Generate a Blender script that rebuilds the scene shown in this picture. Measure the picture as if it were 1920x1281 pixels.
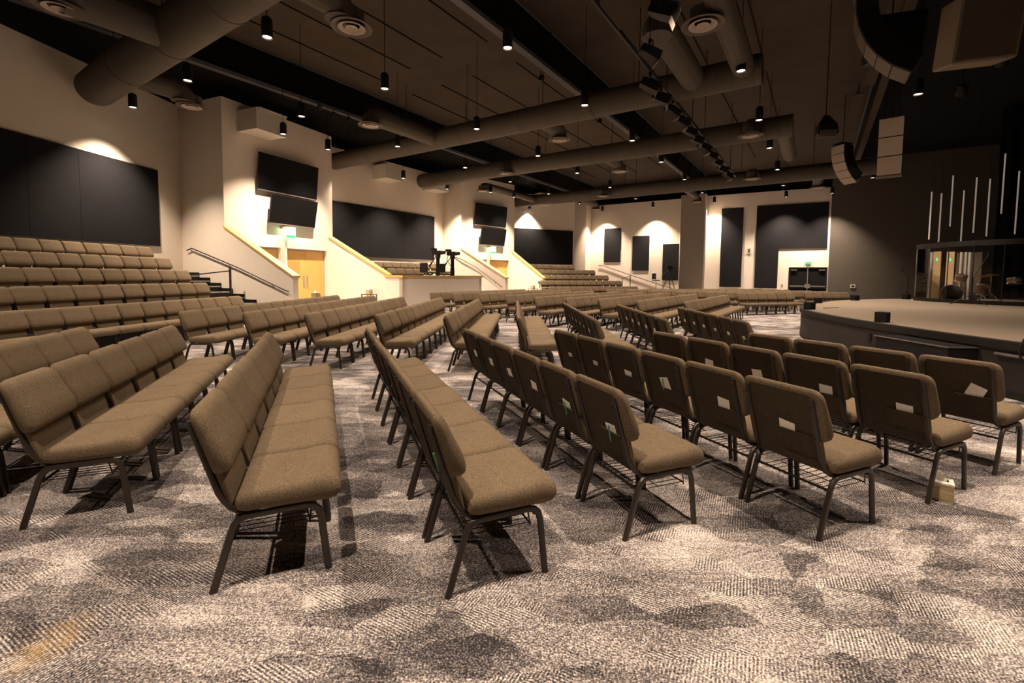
import bpy, bmesh, math, random
from mathutils import Matrix, Vector
random.seed(7)
for o in list(bpy.data.objects): bpy.data.objects.remove(o)
S = bpy.context.scene
COL = S.collection
R = math.radians
PI = math.pi

# ------------------------------------------------------------------ camera
PITCH, ROLL, CAM_H = 0.0587936, 0.0095567, 1.5328
cam = bpy.data.cameras.new('camera'); cam_o = bpy.data.objects.new('camera', cam); COL.objects.link(cam_o)
cam.sensor_width = 36; cam.lens = 847.52 / 1920 * 36; cam.shift_y = -73.9 / 1920
cam.clip_start = 0.05; cam.clip_end = 300
cp, sp, cr, sr = math.cos(PITCH), math.sin(PITCH), math.cos(ROLL), math.sin(ROLL)
R0, U0, F0 = Vector((1, 0, 0)), Vector((0, sp, cp)), Vector((0, cp, -sp))
rt = R0 * cr + U0 * sr; up = U0 * cr - R0 * sr
M = Matrix((rt, up, -F0)).transposed().to_4x4(); M.translation = (0, 0, CAM_H)
cam_o.matrix_world = M
S.camera = cam_o

# ------------------------------------------------------------------ world, exposure
w = bpy.data.worlds.new('world'); S.world = w; w.use_nodes = True
w.node_tree.nodes['Background'].inputs[0].default_value = (0.05, 0.04, 0.03, 1)
w.node_tree.nodes['Background'].inputs[1].default_value = 0.3
S.cycles.max_bounces = 7; S.cycles.diffuse_bounces = 5; S.cycles.glossy_bounces = 3; S.cycles.transparent_max_bounces = 10
S.view_settings.view_transform = 'Standard'; S.view_settings.look = 'None'
S.view_settings.exposure = 0.75; S.view_settings.gamma = 1; S.view_settings.use_curve_mapping = False
LAMP_W = 730.0           # every pendant down-light
LAMP_COL = (1.0, 0.765, 0.57)
LAMP_ANGLE = 98

# ------------------------------------------------------------------ materials
def mat(name, col, rough=0.7, metal=0.0, spec=0.3, noise=0, nscale=8, bump=0, bscale=60, emit=None, estr=0, alpha=None, trans=0):
    m = bpy.data.materials.new(name); m.use_nodes = True
    nt = m.node_tree; b = nt.nodes['Principled BSDF']
    b.inputs['Roughness'].default_value = rough; b.inputs['Metallic'].default_value = metal
    b.inputs['Specular IOR Level'].default_value = spec
    tc = nt.nodes.new('ShaderNodeTexCoord')
    if noise:
        n = nt.nodes.new('ShaderNodeTexNoise'); n.inputs['Scale'].default_value = nscale; n.inputs['Detail'].default_value = 4
        nt.links.new(tc.outputs['Object'], n.inputs['Vector'])
        r = nt.nodes.new('ShaderNodeMapRange'); r.inputs['To Min'].default_value = 1 - noise; r.inputs['To Max'].default_value = 1 + noise
        nt.links.new(n.outputs['Fac'], r.inputs['Value'])
        mx = nt.nodes.new('ShaderNodeMix'); mx.data_type = 'RGBA'; mx.blend_type = 'MULTIPLY'; mx.inputs['Factor'].default_value = 1
        mx.inputs['A'].default_value = (*col, 1); nt.links.new(r.outputs[0], mx.inputs['B'])
        nt.links.new(mx.outputs['Result'], b.inputs['Base Color'])
    else:
        b.inputs['Base Color'].default_value = (*col, 1)
    if bump:
        n = nt.nodes.new('ShaderNodeTexNoise'); n.inputs['Scale'].default_value = bscale; n.inputs['Detail'].default_value = 3
        nt.links.new(tc.outputs['Object'], n.inputs['Vector'])
        bp = nt.nodes.new('ShaderNodeBump'); bp.inputs['Strength'].default_value = bump; bp.inputs['Distance'].default_value = 0.01
        nt.links.new(n.outputs['Fac'], bp.inputs['Height']); nt.links.new(bp.outputs[0], b.inputs['Normal'])
    if emit: b.inputs['Emission Color'].default_value = (*emit, 1); b.inputs['Emission Strength'].default_value = estr
    if trans: b.inputs['Transmission Weight'].default_value = trans
    return m

M_ = {}
M_['wall'] = mat('wall_paint', (0.78, 0.71, 0.62), 0.85, noise=0.04, nscale=3, bump=0.15, bscale=120)
M_['wall_grey'] = mat('wall_paint_taupe', (0.36, 0.31, 0.26), 0.85, noise=0.05, nscale=3)
M_['darkwall'] = mat('wall_paint_dark', (0.085, 0.074, 0.06), 0.75, noise=0.12, nscale=2, bump=0.15, bscale=90)
M_['black'] = mat('black_paint', (0.006, 0.006, 0.006), 0.8, spec=0.15)
M_['blackmetal'] = mat('black_metal', (0.012, 0.012, 0.013), 0.45, spec=0.4)
M_['deck'] = mat('acoustic_deck', (0.066, 0.05, 0.037), 0.95, noise=0.25, nscale=1.2, bump=0.6, bscale=40)
M_['chord'] = mat('truss_chord_grey', (0.10, 0.10, 0.11), 0.6)
M_['panel'] = mat('black_fabric_panel', (0.008, 0.008, 0.0105), 0.95, noise=0.25, nscale=5, bump=0.3, bscale=300)
M_['wood'] = None
M_['screen'] = mat('screen_glass', (0.004, 0.004, 0.005), 0.35, spec=0.3)
M_['bezel'] = mat('silver_bezel', (0.35, 0.33, 0.31), 0.35, metal=0.6)
M_['bronze'] = mat('bronze_tube', (0.045, 0.036, 0.028), 0.38, metal=0.35, spec=0.5)
M_['rubber'] = mat('rubber', (0.01, 0.01, 0.01), 0.7)
M_['wire'] = mat('rack_wire', (0.03, 0.025, 0.02), 0.4, metal=0.5)
M_['chrome'] = mat('chrome', (0.6, 0.58, 0.55), 0.22, metal=1.0)
M_['steel'] = mat('brushed_steel', (0.42, 0.40, 0.37), 0.4, metal=0.9)
M_['paper'] = mat('card_paper', (0.92, 0.88, 0.8), 0.8)
M_['white'] = mat('white_plastic', (0.6, 0.57, 0.52), 0.5)
M_['soffit'] = mat('soffit_white', (0.62, 0.58, 0.52), 0.8, noise=0.05, nscale=4)
M_['tread'] = mat('stair_tread', (0.02, 0.02, 0.02), 0.7)
M_['nosing'] = mat('stair_nosing', (0.45, 0.42, 0.38), 0.6)
M_['stagefascia'] = mat('stage_fascia', (0.04, 0.034, 0.031), 0.8, noise=0.25, nscale=2)
M_['stagelip'] = mat('stage_nosing', (0.02, 0.018, 0.016), 0.7)
M_['stagecarpet'] = mat('stage_carpet', (0.25, 0.205, 0.16), 0.95, noise=0.15, nscale=30, bump=0.5, bscale=200)
M_['duct'] = None
M_['lens'] = mat('lamp_lens', (0.9, 0.85, 0.8), 0.4, emit=(1.0, 0.86, 0.68), estr=9)
M_['tube'] = mat('light_tube', (0.7, 0.66, 0.6), 0.5, emit=(1.0, 0.86, 0.7), estr=0.10)
M_['exitglow'] = mat('exit_glow', (0.6, 0.9, 0.7), 0.4, emit=(0.55, 1.0, 0.65), estr=4.5)
M_['exitgreen'] = mat('exit_green', (0.02, 0.5, 0.08), 0.4, emit=(0.03, 0.8, 0.15), estr=1.2)
M_['speaker'] = mat('speaker_black', (0.013, 0.012, 0.012), 0.6)
M_['grille'] = mat('speaker_grille', (0.46, 0.39, 0.33), 0.6, noise=0.1, nscale=60)
M_['grilledark'] = mat('speaker_grille_dark', (0.12, 0.095, 0.075), 0.6, noise=0.1, nscale=60)
M_['tan_box'] = mat('speaker_cabinet_tan', (0.24, 0.19, 0.14), 0.7, noise=0.1, nscale=10)
M_['drumshell'] = mat('drum_shell', (0.10, 0.055, 0.03), 0.25, spec=0.6)
M_['drumhead'] = mat('drum_head', (0.02, 0.018, 0.016), 0.3)
M_['brass'] = mat('cymbal_brass', (0.55, 0.36, 0.12), 0.3, metal=1.0)
M_['absorb'] = mat('absorber_tan', (0.62, 0.45, 0.27), 0.8, noise=0.15, nscale=6)
M_['green'] = mat('pen_green', (0.10, 0.45, 0.12), 0.4)
M_['teal'] = mat('pen_teal', (0.10, 0.38, 0.33), 0.4)
M_['tissue'] = mat('tissue', (0.8, 0.76, 0.68), 0.9)
M_['curtain'] = mat('black_curtain', (0.006, 0.006, 0.006), 0.95)
M_['cable'] = mat('cable_black', (0.008, 0.008, 0.008), 0.6)
M_['tape'] = mat('floor_tape', (0.16, 0.14, 0.12), 0.7)
M_['glass'] = None

def nodes(name):
    m = bpy.data.materials.new(name); m.use_nodes = True; nt = m.node_tree
    return m, nt, nt.nodes['Principled BSDF'], lambda t: nt.nodes.new(t), nt.links.new
def mk_wood(name, c1, c2, sc):
    m, nt, b, N, L = nodes(name)
    tc = N('ShaderNodeTexCoord'); mp = N('ShaderNodeMapping'); mp.inputs['Scale'].default_value = sc
    L(tc.outputs['Object'], mp.inputs['Vector'])
    wv = N('ShaderNodeTexNoise'); wv.inputs['Scale'].default_value = 3; wv.inputs['Detail'].default_value = 5; wv.inputs['Distortion'].default_value = 0.6
    L(mp.outputs[0], wv.inputs['Vector'])
    r = N('ShaderNodeValToRGB'); r.color_ramp.elements[0].position = 0.35; r.color_ramp.elements[0].color = (*c1, 1)
    r.color_ramp.elements[1].position = 0.68; r.color_ramp.elements[1].color = (*c2, 1)
    L(wv.outputs['Fac'], r.inputs['Fac']); L(r.outputs[0], b.inputs['Base Color'])
    b.inputs['Roughness'].default_value = 0.45
    return m
M_['wood'] = mk_wood('maple_veneer', (0.62, 0.37, 0.10), (0.70, 0.44, 0.13), (14, 14, 0.7))
M_['cap'] = mk_wood('maple_cap', (0.56, 0.36, 0.11), (0.68, 0.46, 0.16), (1, 6, 6))
M_['tissuebox'] = mk_wood('woodgrain_box', (0.42, 0.30, 0.14), (0.75, 0.62, 0.38), (2, 2, 26))

def mk_duct():
    m, nt, b, N, L = nodes('spiral_duct_paint')
    b.inputs['Base Color'].default_value = (0.085, 0.07, 0.053, 1); b.inputs['Roughness'].default_value = 0.7
    tc = N('ShaderNodeTexCoord'); wv = N('ShaderNodeTexWave'); wv.inputs['Scale'].default_value = 2.6; wv.bands_direction = 'X'
    wv.wave_profile = 'SAW'
    L(tc.outputs['Object'], wv.inputs['Vector'])
    p = N('ShaderNodeMath'); p.operation = 'POWER'; p.inputs[1].default_value = 12; L(wv.outputs['Fac'], p.inputs[0])
    bp = N('ShaderNodeBump'); bp.inputs['Strength'].default_value = 0.8; bp.inputs['Distance'].default_value = 0.02
    L(p.outputs[0], bp.inputs['Height']); L(bp.outputs[0], b.inputs['Normal'])
    return m
M_['duct'] = mk_duct()

def mk_glass():
    m, nt, b, N, L = nodes('clear_acrylic')
    out = nt.nodes['Material Output']
    t = N('ShaderNodeBsdfTransparent'); t.inputs[0].default_value = (0.98, 0.98, 0.975, 1)
    g = N('ShaderNodeBsdfGlossy'); g.inputs['Roughness'].default_value = 0.03
    fr = N('ShaderNodeFresnel'); fr.inputs['IOR'].default_value = 1.22
    mx = N('ShaderNodeMixShader'); L(fr.outputs[0], mx.inputs[0]); L(t.outputs[0], mx.inputs[1]); L(g.outputs[0], mx.inputs[2])
    L(mx.outputs[0], out.inputs['Surface'])
    return m
M_['glass'] = mk_glass()

def mk_tweed(name, base):
    m, nt, b, N, L = nodes(name)
    tc = N('ShaderNodeTexCoord')
    n1 = N('ShaderNodeTexNoise'); n1.inputs['Scale'].default_value = 260; n1.inputs['Detail'].default_value = 2; L(tc.outputs['Object'], n1.inputs['Vector'])
    n2 = N('ShaderNodeTexNoise'); n2.inputs['Scale'].default_value = 9; n2.inputs['Detail'].default_value = 3; L(tc.outputs['Object'], n2.inputs['Vector'])
    oi = N('ShaderNodeObjectInfo')
    r = N('ShaderNodeValToRGB')
    r.color_ramp.elements[0].position = 0.36; r.color_ramp.elements[0].color = (base[0]*.55, base[1]*.55, base[2]*.55, 1)
    r.color_ramp.elements[1].position = 0.66; r.color_ramp.elements[1].color = (base[0]*1.45, base[1]*1.45, base[2]*1.45, 1)
    L(n1.outputs['Fac'], r.inputs['Fac'])
    mr = N('ShaderNodeMapRange'); mr.inputs['To Min'].default_value = 0.88; mr.inputs['To Max'].default_value = 1.12; L(n2.outputs['Fac'], mr.inputs['Value'])
    mr2 = N('ShaderNodeMapRange'); mr2.inputs['To Min'].default_value = 0.93; mr2.inputs['To Max'].default_value = 1.07; L(oi.outputs['Random'], mr2.inputs['Value'])
    mm = N('ShaderNodeMath'); mm.operation = 'MULTIPLY'; L(mr.outputs[0], mm.inputs[0]); L(mr2.outputs[0], mm.inputs[1])
    mx = N('ShaderNodeMix'); mx.data_type = 'RGBA'; mx.blend_type = 'MULTIPLY'; mx.inputs['Factor'].default_value = 1
    L(r.outputs[0], mx.inputs['A']); L(mm.outputs[0], mx.inputs['B']); L(mx.outputs['Result'], b.inputs['Base Color'])
    b.inputs['Roughness'].default_value = 0.95; b.inputs['Specular IOR Level'].default_value = 0.1
    bp = N('ShaderNodeBump'); bp.inputs['Strength'].default_value = 0.35; bp.inputs['Distance'].default_value = 0.003
    L(n1.outputs['Fac'], bp.inputs['Height']); L(bp.outputs[0], b.inputs['Normal'])
    return m
M_['tweed'] = mk_tweed('brown_tweed', (0.172, 0.131, 0.087))
M_['shaded_tweed'] = mk_tweed('shaded_tweed_cover', (0.066, 0.050, 0.034))  # rear panel and pocket tweed, darkened to carry the shade of the chair backs
M_['shell'] = mk_tweed('brown_tweed_back', (0.12, 0.091, 0.062))

def mk_carpet():
    m, nt, b, N, L = nodes('patterned_carpet')
    tc = N('ShaderNodeTexCoord'); co = tc.outputs['Object']
    def noise(sc, det=3, dist=0.0, vec=None):
        n = N('ShaderNodeTexNoise'); n.inputs['Scale'].default_value = sc; n.inputs['Detail'].default_value = det; n.inputs['Distortion'].default_value = dist
        L(vec or co, n.inputs['Vector']); return n
    def math_(op, a, b_=None, v=None):
        n = N('ShaderNodeMath'); n.operation = op
        for i, x in enumerate((a, b_)):
            if x is None: continue
            if isinstance(x, (int, float)): n.inputs[i].default_value = x
            else: L(x, n.inputs[i])
        return n.outputs[0]
    def remap(x, a, b2, c, d):
        n = N('ShaderNodeMapRange'); n.inputs['From Min'].default_value = a; n.inputs['From Max'].default_value = b2
        n.inputs['To Min'].default_value = c; n.inputs['To Max'].default_value = d; L(x, n.inputs['Value']); return n.outputs[0]
    # overlapping angular patches, each with its own tone and hatch direction
    def patches(rot, sx, sy, sc, wobble, off):
        mp = N('ShaderNodeMapping'); mp.inputs['Rotation'].default_value = (0, 0, R(rot)); mp.inputs['Scale'].default_value = (sx, sy, 1); mp.inputs['Location'].default_value = (off, off*.7, 0); L(co, mp.inputs['Vector'])
        wob = noise(9, 4)
        va = N('ShaderNodeVectorMath'); va.operation = 'MULTIPLY_ADD'
        L(wob.outputs['Color'], va.inputs[0]); va.inputs[1].default_value = (wobble, wobble, 0); L(mp.outputs[0], va.inputs[2])
        vo = N('ShaderNodeTexVoronoi'); vo.inputs['Scale'].default_value = sc; vo.distance = 'EUCLIDEAN'; L(va.outputs[0], vo.inputs['Vector'])
        se = N('ShaderNodeSeparateColor'); L(vo.outputs['Color'], se.inputs[0]); return se
    pa, pb = patches(22.6, 1.0, 2.3, 2.0, .16, 0), patches(-40, 1.0, 2.0, 3.3, .12, 3.3)
    def hatch(rot, sc):
        mpp = N('ShaderNodeMapping'); mpp.inputs['Rotation'].default_value = (0, 0, R(rot)); L(co, mpp.inputs['Vector'])
        wv = N('ShaderNodeTexWave'); wv.inputs['Scale'].default_value = sc; wv.inputs['Distortion'].default_value = 1.4; wv.inputs['Detail'].default_value = 2; wv.inputs['Detail Scale'].default_value = 5
        L(mpp.outputs[0], wv.inputs['Vector']); return wv.outputs['Fac']
    h1, h2 = hatch(28, 22), hatch(-62, 22)
    pick = math_('GREATER_THAN', pa.outputs[0], 0.5)
    hm = N('ShaderNodeMix'); hm.data_type = 'FLOAT'; L(pick, hm.inputs['Factor']); L(h1, hm.inputs['A']); L(h2, hm.inputs['B'])
    hatched = remap(pb.outputs[1], 0.45, 0.8, 0.0, 1.0)
    fine = noise(120, 2); mid = noise(45, 3, 0.6); cloud = noise(1.3, 5, 0.5)
    v = remap(cloud.outputs['Fac'], 0.35, 0.65, -0.17, 0.17)
    v = math_('ADD', v, remap(pa.outputs[2], 0, 1, -0.16, 0.16))
    v = math_('ADD', v, remap(pb.outputs[2], 0, 1, -0.15, 0.15))
    v = math_('ADD', v, math_('MULTIPLY', math_('MULTIPLY', math_('SUBTRACT', hm.outputs['Result'], 0.5), hatched), 0.55))
    v = math_('ADD', v, remap(fine.outputs['Fac'], 0.36, 0.64, -0.34, 0.34))
    v = math_('ADD', v, remap(mid.outputs['Fac'], 0.36, 0.64, -0.14, 0.14))
    # long pale wear streaks lying along and across the rows
    for rot, amt in ((-112.6, .13), (-22.6, .07), (-50, .08)):
        mps = N('ShaderNodeMapping'); mps.inputs['Rotation'].default_value = (0, 0, R(rot)); mps.inputs['Scale'].default_value = (0.5, 11, 1); L(co, mps.inputs['Vector'])
        st = noise(1.0, 4, 0.0, mps.outputs[0])
        v = math_('ADD', v, remap(st.outputs['Fac'], 0.57, 0.70, 0.0, amt))
    v = math_('ADD', v, 0.455)
    r = N('ShaderNodeValToRGB'); e = r.color_ramp.elements
    e[0].position = 0.0; e[0].color = (0.03, 0.028, 0.032, 1); e[1].position = 1.0; e[1].color = (0.80, 0.74, 0.70, 1)
    e2 = e.new(0.40); e2.color = (0.155, 0.142, 0.145, 1); e3 = e.new(0.68); e3.color = (0.40, 0.365, 0.355, 1)
    L(v, r.inputs['Fac'])
    # one old yellow stain
    mp2 = N('ShaderNodeMapping'); mp2.inputs['Location'].default_value = (1.89 / 0.13, -1.78 / 0.20, 0); mp2.inputs['Scale'].default_value = (1 / 0.13, 1 / 0.20, 1)
    L(co, mp2.inputs['Vector'])
    gr = N('ShaderNodeTexGradient'); gr.gradient_type = 'SPHERICAL'; L(mp2.outputs[0], gr.inputs['Vector'])
    stf = math_('MULTIPLY', gr.outputs['Fac'], remap(noise(14, 3).outputs['Fac'], 0.35, 0.65, 0.1, 0.8))
    mx = N('ShaderNodeMix'); mx.data_type = 'RGBA'; mx.clamp_factor = True; L(stf, mx.inputs['Factor']); L(r.outputs[0], mx.inputs['A']); mx.inputs['B'].default_value = (0.42, 0.26, 0.07, 1)
    L(mx.outputs['Result'], b.inputs['Base Color'])
    b.inputs['Roughness'].default_value = 0.95; b.inputs['Specular IOR Level'].default_value = 0.1
    bp = N('ShaderNodeBump'); bp.inputs['Strength'].default_value = 0.5; bp.inputs['Distance'].default_value = 0.004
    L(fine.outputs['Fac'], bp.inputs['Height']); L(bp.outputs[0], b.inputs['Normal'])
    return m
M_['carpet'] = mk_carpet()

# ------------------------------------------------------------------ mesh helpers
class MB:
    def __init__(s): s.v = []; s.f = []
    def add(s, vs, fs):
        n = len(s.v); s.v += [tuple(p) for p in vs]; s.f += [tuple(i + n for i in f) for f in fs]; return s
    def box(s, x0, x1, y0, y1, z0, z1):
        return s.add([(x0,y0,z0),(x1,y0,z0),(x1,y1,z0),(x0,y1,z0),(x0,y0,z1),(x1,y0,z1),(x1,y1,z1),(x0,y1,z1)],
                     [(0,3,2,1),(4,5,6,7),(0,1,5,4),(1,2,6,5),(2,3,7,6),(3,0,4,7)])
    def hexa(s, b, t):   # four bottom pts, four top pts
        return s.add(list(b) + list(t), [(0,3,2,1),(4,5,6,7),(0,1,5,4),(1,2,6,5),(2,3,7,6),(3,0,4,7)])
    def prism(s, poly, z0, z1):
        n = len(poly)
        return s.add([(p[0],p[1],z0) for p in poly] + [(p[0],p[1],z1) for p in poly],
                     [tuple(range(n-1,-1,-1)), tuple(range(n,2*n))] + [(i,(i+1)%n,n+(i+1)%n,n+i) for i in range(n)])
    def rings(s, rs, cap=True):
        n = len(rs[0]); vs = [p for r in rs for p in r]; fs = []
        for k in range(len(rs)-1):
            for i in range(n):
                j = (i+1) % n; fs.append((k*n+i, k*n+j, (k+1)*n+j, (k+1)*n+i))
        if cap: fs.append(tuple(range(n-1,-1,-1))); fs.append(tuple(range((len(rs)-1)*n, len(rs)*n)))
        return s.add(vs, fs)
    def tube(s, path, r, n=8, r2=None):
        P = [Vector(p) for p in path]; rs = []; prev = None
        for i, p in enumerate(P):
            t = (P[min(i+1,len(P)-1)] - P[max(i-1,0)]).normalized()
            if prev is None:
                a = Vector((1,0,0)) if abs(t.x) < 0.9 else Vector((0,1,0))
                u = (a - t * a.dot(t)).normalized()
            else: u = (prev - t * prev.dot(t)).normalized()
            prev = u; q = t.cross(u)
            rb = r2 if r2 else r
            rs.append([p + u * (r * math.cos(2*PI*k/n)) + q * (rb * math.sin(2*PI*k/n)) for k in range(n)])
        return s.rings(rs)
    def lathe(s, prof, n=20, c=(0,0,0), cap=False):
        return s.rings([[(c[0]+r*math.cos(2*PI*k/n), c[1]+r*math.sin(2*PI*k/n), c[2]+z) for k in range(n)] for r, z in prof], cap)
    def mesh(s, name, smooth=None):
        me = bpy.data.meshes.new(name); me.from_pydata(s.v, [], s.f)
        bm = bmesh.new(); bm.from_mesh(me); bmesh.ops.recalc_face_normals(bm, faces=bm.faces); bm.to_mesh(me); bm.free()
        if smooth is not None:
            me.polygons.foreach_set('use_smooth', [True]*len(me.polygons)); me.set_sharp_from_angle(angle=R(smooth))
        return me
def link(name, me, m, parent=None, loc=(0,0,0), rz=0, label=None):
    if m is not None and not me.materials: me.materials.append(M_[m] if isinstance(m, str) else m)
    o = bpy.data.objects.new(name, me); COL.objects.link(o); o.location = loc; o.rotation_euler = (0,0,rz)
    if parent: o.parent = parent
    if label: o['label'] = label
    return o
def part(name, mb, m, parent, smooth=None, loc=(0,0,0), rz=0, label=None):
    return link(name, mb.mesh(name, smooth), m, parent, loc, rz, label)
def thing(name, label, cat, loc=(0,0,0), rz=0, group=None):
    o = bpy.data.objects.new(name, None); COL.objects.link(o); o.location = loc; o.rotation_euler = (0,0,rz)
    o.empty_display_size = 0.1
    tag(o, label, cat, group); return o
def tag(o, label, cat, group=None):
    o['label'] = label; o['category'] = cat
    if group: o['group'] = group
    return o
def single(name, mb, m, label, cat, loc=(0,0,0), rz=0, group=None, smooth=None):
    return tag(part(name, mb, m, None, smooth, loc, rz), label, cat, group)
def struct(name, mb, m, loc=(0,0,0), rz=0, smooth=None, label=None):
    o = part(name, mb, m, None, smooth, loc, rz); o['kind'] = 'structure'
    if label: o['label'] = label
    return o
def dirh(h): return Vector((math.cos(R(h)), math.sin(R(h))))
ORD = ['first','second','third','fourth','fifth','sixth','seventh','eighth','ninth','tenth','eleventh','twelfth','thirteenth','fourteenth','fifteenth','sixteenth']
# hall axes: LAT runs along the rows of the central block, AX runs from the back wall towards the stage
LAT = Vector((0.559, 0.829)); AXD = Vector((0.829, -0.559))
def P2(l, ax): return LAT * l + AXD * ax

# ------------------------------------------------------------------ the shell
HW = 7.53      # top of the painted walls
DECK = 9.2
struct('floor', MB().box(-16, 44, -12, 48, -0.1, 0), 'carpet')
def wallseg(name, p, q, z0=0, z1=HW, m='wall', holes=(), th=0.25, over=0.0):
    """wall panel from p to q (seen from the room), thickness behind it, rectangular holes as (s0,s1,z0,z1)"""
    p, q = Vector(p), Vector(q); d = q - p; L = d.length; h = math.atan2(d.y, d.x)
    mb = MB(); xs = sorted({-over, L + over, *[a for hl in holes for a in hl[:2]]})
    for a, b in zip(xs, xs[1:]):
        hs = [hl for hl in holes if hl[0] <= a + 1e-6 and hl[1] >= b - 1e-6]
        zz = z0
        for hl in sorted(hs, key=lambda t: t[2]):
            if hl[2] > zz: mb.box(a, b, 0, th, zz, hl[2])
            zz = hl[3]
        if zz < z1: mb.box(a, b, 0, th, zz, z1)
    return struct(name, mb, m, (p.x, p.y, 0), h)
A_c = Vector((-12.132, 16.69)); dA = dirh(86)
B1L, B1R = Vector((-9.95, 15.72)), Vector((-7.98, 20.17)); H1 = math.degrees(math.atan2(B1R.y-B1L.y, B1R.x-B1L.x)); d1 = dirh(H1); o1 = dirh(H1-90)
B2L, B2R = Vector((-3.07, 27.18)), Vector((0.10, 30.47)); H2 = 46.1; d2 = dirh(H2); o2 = dirh(H2-90)
WBL, WBR = Vector((-9.25, 20.72)), Vector((-4.28, 28.12)); HB = 56.1
WCL, WCR = Vector((-1.95, 32.28)), Vector((4.80, 35.42)); HC = 25
wallseg('wall_left', A_c - dA*28, A_c)
wallseg('wall_left_return', A_c, B1L, th=0.2)
D1a, D1b = 2.50, 4.53      # double door 1 along the block face
wallseg('wall_screen_left', B1L, B1R, holes=[(1.14, 2.22, 0, 2.53), (D1a, D1b, 0, 2.53)], th=0.3)
wallseg('wall_screen_left_return', B1R, WBL, th=0.2)
wallseg('wall_back', WBL, WBR)
wallseg('wall_back_return', WBR, B2L, th=0.2)
wallseg('wall_screen_right', B2L, B2R, holes=[(1.56, 2.12, 0, 2.53), (2.34, 4.10, 0, 2.53)], th=0.3)
wallseg('wall_screen_right_return', B2R, WCL, th=0.2)
wallseg('wall_far_tier', WCL, WCR)
wallseg('wall_far_pier', WCR, (6.10, 37.95), m='wall_grey')
wallseg('wall_far_pier_return', (6.10, 37.95), (6.72, 39.15), m='wall')
wallseg('wall_far_stairs', (6.72, 39.15), (12.87, 35.02))
wallseg('wall_column_return', (12.87, 35.02), (12.37, 33.61), th=0.1)
wallseg('wall_column', (12.37, 33.61), (13.90, 32.80), m='wall_grey', th=0.1)
wallseg('wall_column_side', (13.90, 32.80), (14.36, 33.72), th=0.1)
E_L, E_R = Vector((14.36, 33.72)), Vector((20.95, 30.06)); EH = math.degrees(math.atan2(E_R.y-E_L.y, E_R.x-E_L.x)); dE = (E_R-E_L).normalized()
wallseg('wall_far_door', E_L, E_R, holes=[(5.30, 7.50, 0, 2.28)], th=0.25)
wallseg('wall_stage', (20.95, 30.06), (33.5, 22.2), z1=DECK, m='darkwall')
wallseg('wall_stage_side', (33.5, 22.2), (33.5, -9), z1=DECK, m='darkwall')
wallseg('wall_rear', (33.5, -9), (-14.2, -11.0), z1=DECK, m='wall')

# ------------------------------------------------------------------ ceiling deck and trusses
def pl(l, ax): v = P2(l, ax); return (v.x, v.y)
deck = struct('ceiling', MB().prism([pl(-24,-16.1), pl(44,-16.1), pl(44,1.6), pl(-24,1.6)], DECK, DECK+0.2), 'deck')
struct('ceiling_stage', MB().prism([pl(-24,1.6), pl(44,1.6), pl(44,34), pl(-24,34)], DECK, DECK+0.2), 'black')
back = struct('ceiling_back', MB().prism([pl(-24,-30), pl(48,-30), pl(48,-16.1), pl(-24,-16.1)], DECK-1.1, DECK+0.2), 'black')
struct('ceiling_far', MB().prism([pl(36.9,-16.1), pl(48,-16.1), pl(48,34), pl(36.9,34)], HW+0.0, DECK), 'black')
for i, axp in enumerate((-16.1, -7.25, 1.6, 10.4)):
    c = P2(-20, axp); q = P2(38, axp); L = (q-c).length; h = math.atan2((q-c).y, (q-c).x)
    t = thing('roof_truss', ['deep black roof truss along the back walls with grey bottom chord', 'deep black roof truss crossing above the middle of the seating', 'deep black roof truss hanging above the front edge of the stage', 'deep black roof truss high above the back of the stage'][i], 'truss', (c.x, c.y, 0), h, 'roof trusses')
    part('web_panel', MB().box(0, L, 0.02, 0.10, 8.08, DECK), 'black', t)
    part('bottom_chord', MB().box(0, L, -0.06, 0.16, 7.96, 8.08), 'chord' if i != 2 else 'deck', t)
    part('top_chord', MB().box(0, L, -0.05, 0.16, DECK-0.06, DECK), 'chord', t)
    k = 0; x = 3.0
    while x < L:
        part('web_strut', MB().hexa([(x,-0.03,8.08),(x+.08,-0.03,8.08),(x+.08,0.02,8.08),(x,0.02,8.08)], [(x+.9,-0.03,DECK-.06),(x+.98,-0.03,DECK-.06),(x+.98,0.02,DECK-.06),(x+.9,0.02,DECK-.06)]), 'black', t)
        x += 3.2
# joints between the deck panels: thin dark battens running with the trusses
k = 0
for axp in (-14.6, -12.9, -11.3, -9.3, -5.4, -3.6, -1.9):
    for l0, l1 in ((-12, 3.5), (4.3, 12.2), (13.9, 17.9), (19.4, 33)):
        c = P2(l0, axp)
        part('deck_joint', MB().box(0, l1-l0, -0.012, 0.012, DECK-0.035, DECK-0.003), 'black', deck, loc=(c.x, c.y, 0), rz=R(56.01))
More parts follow.
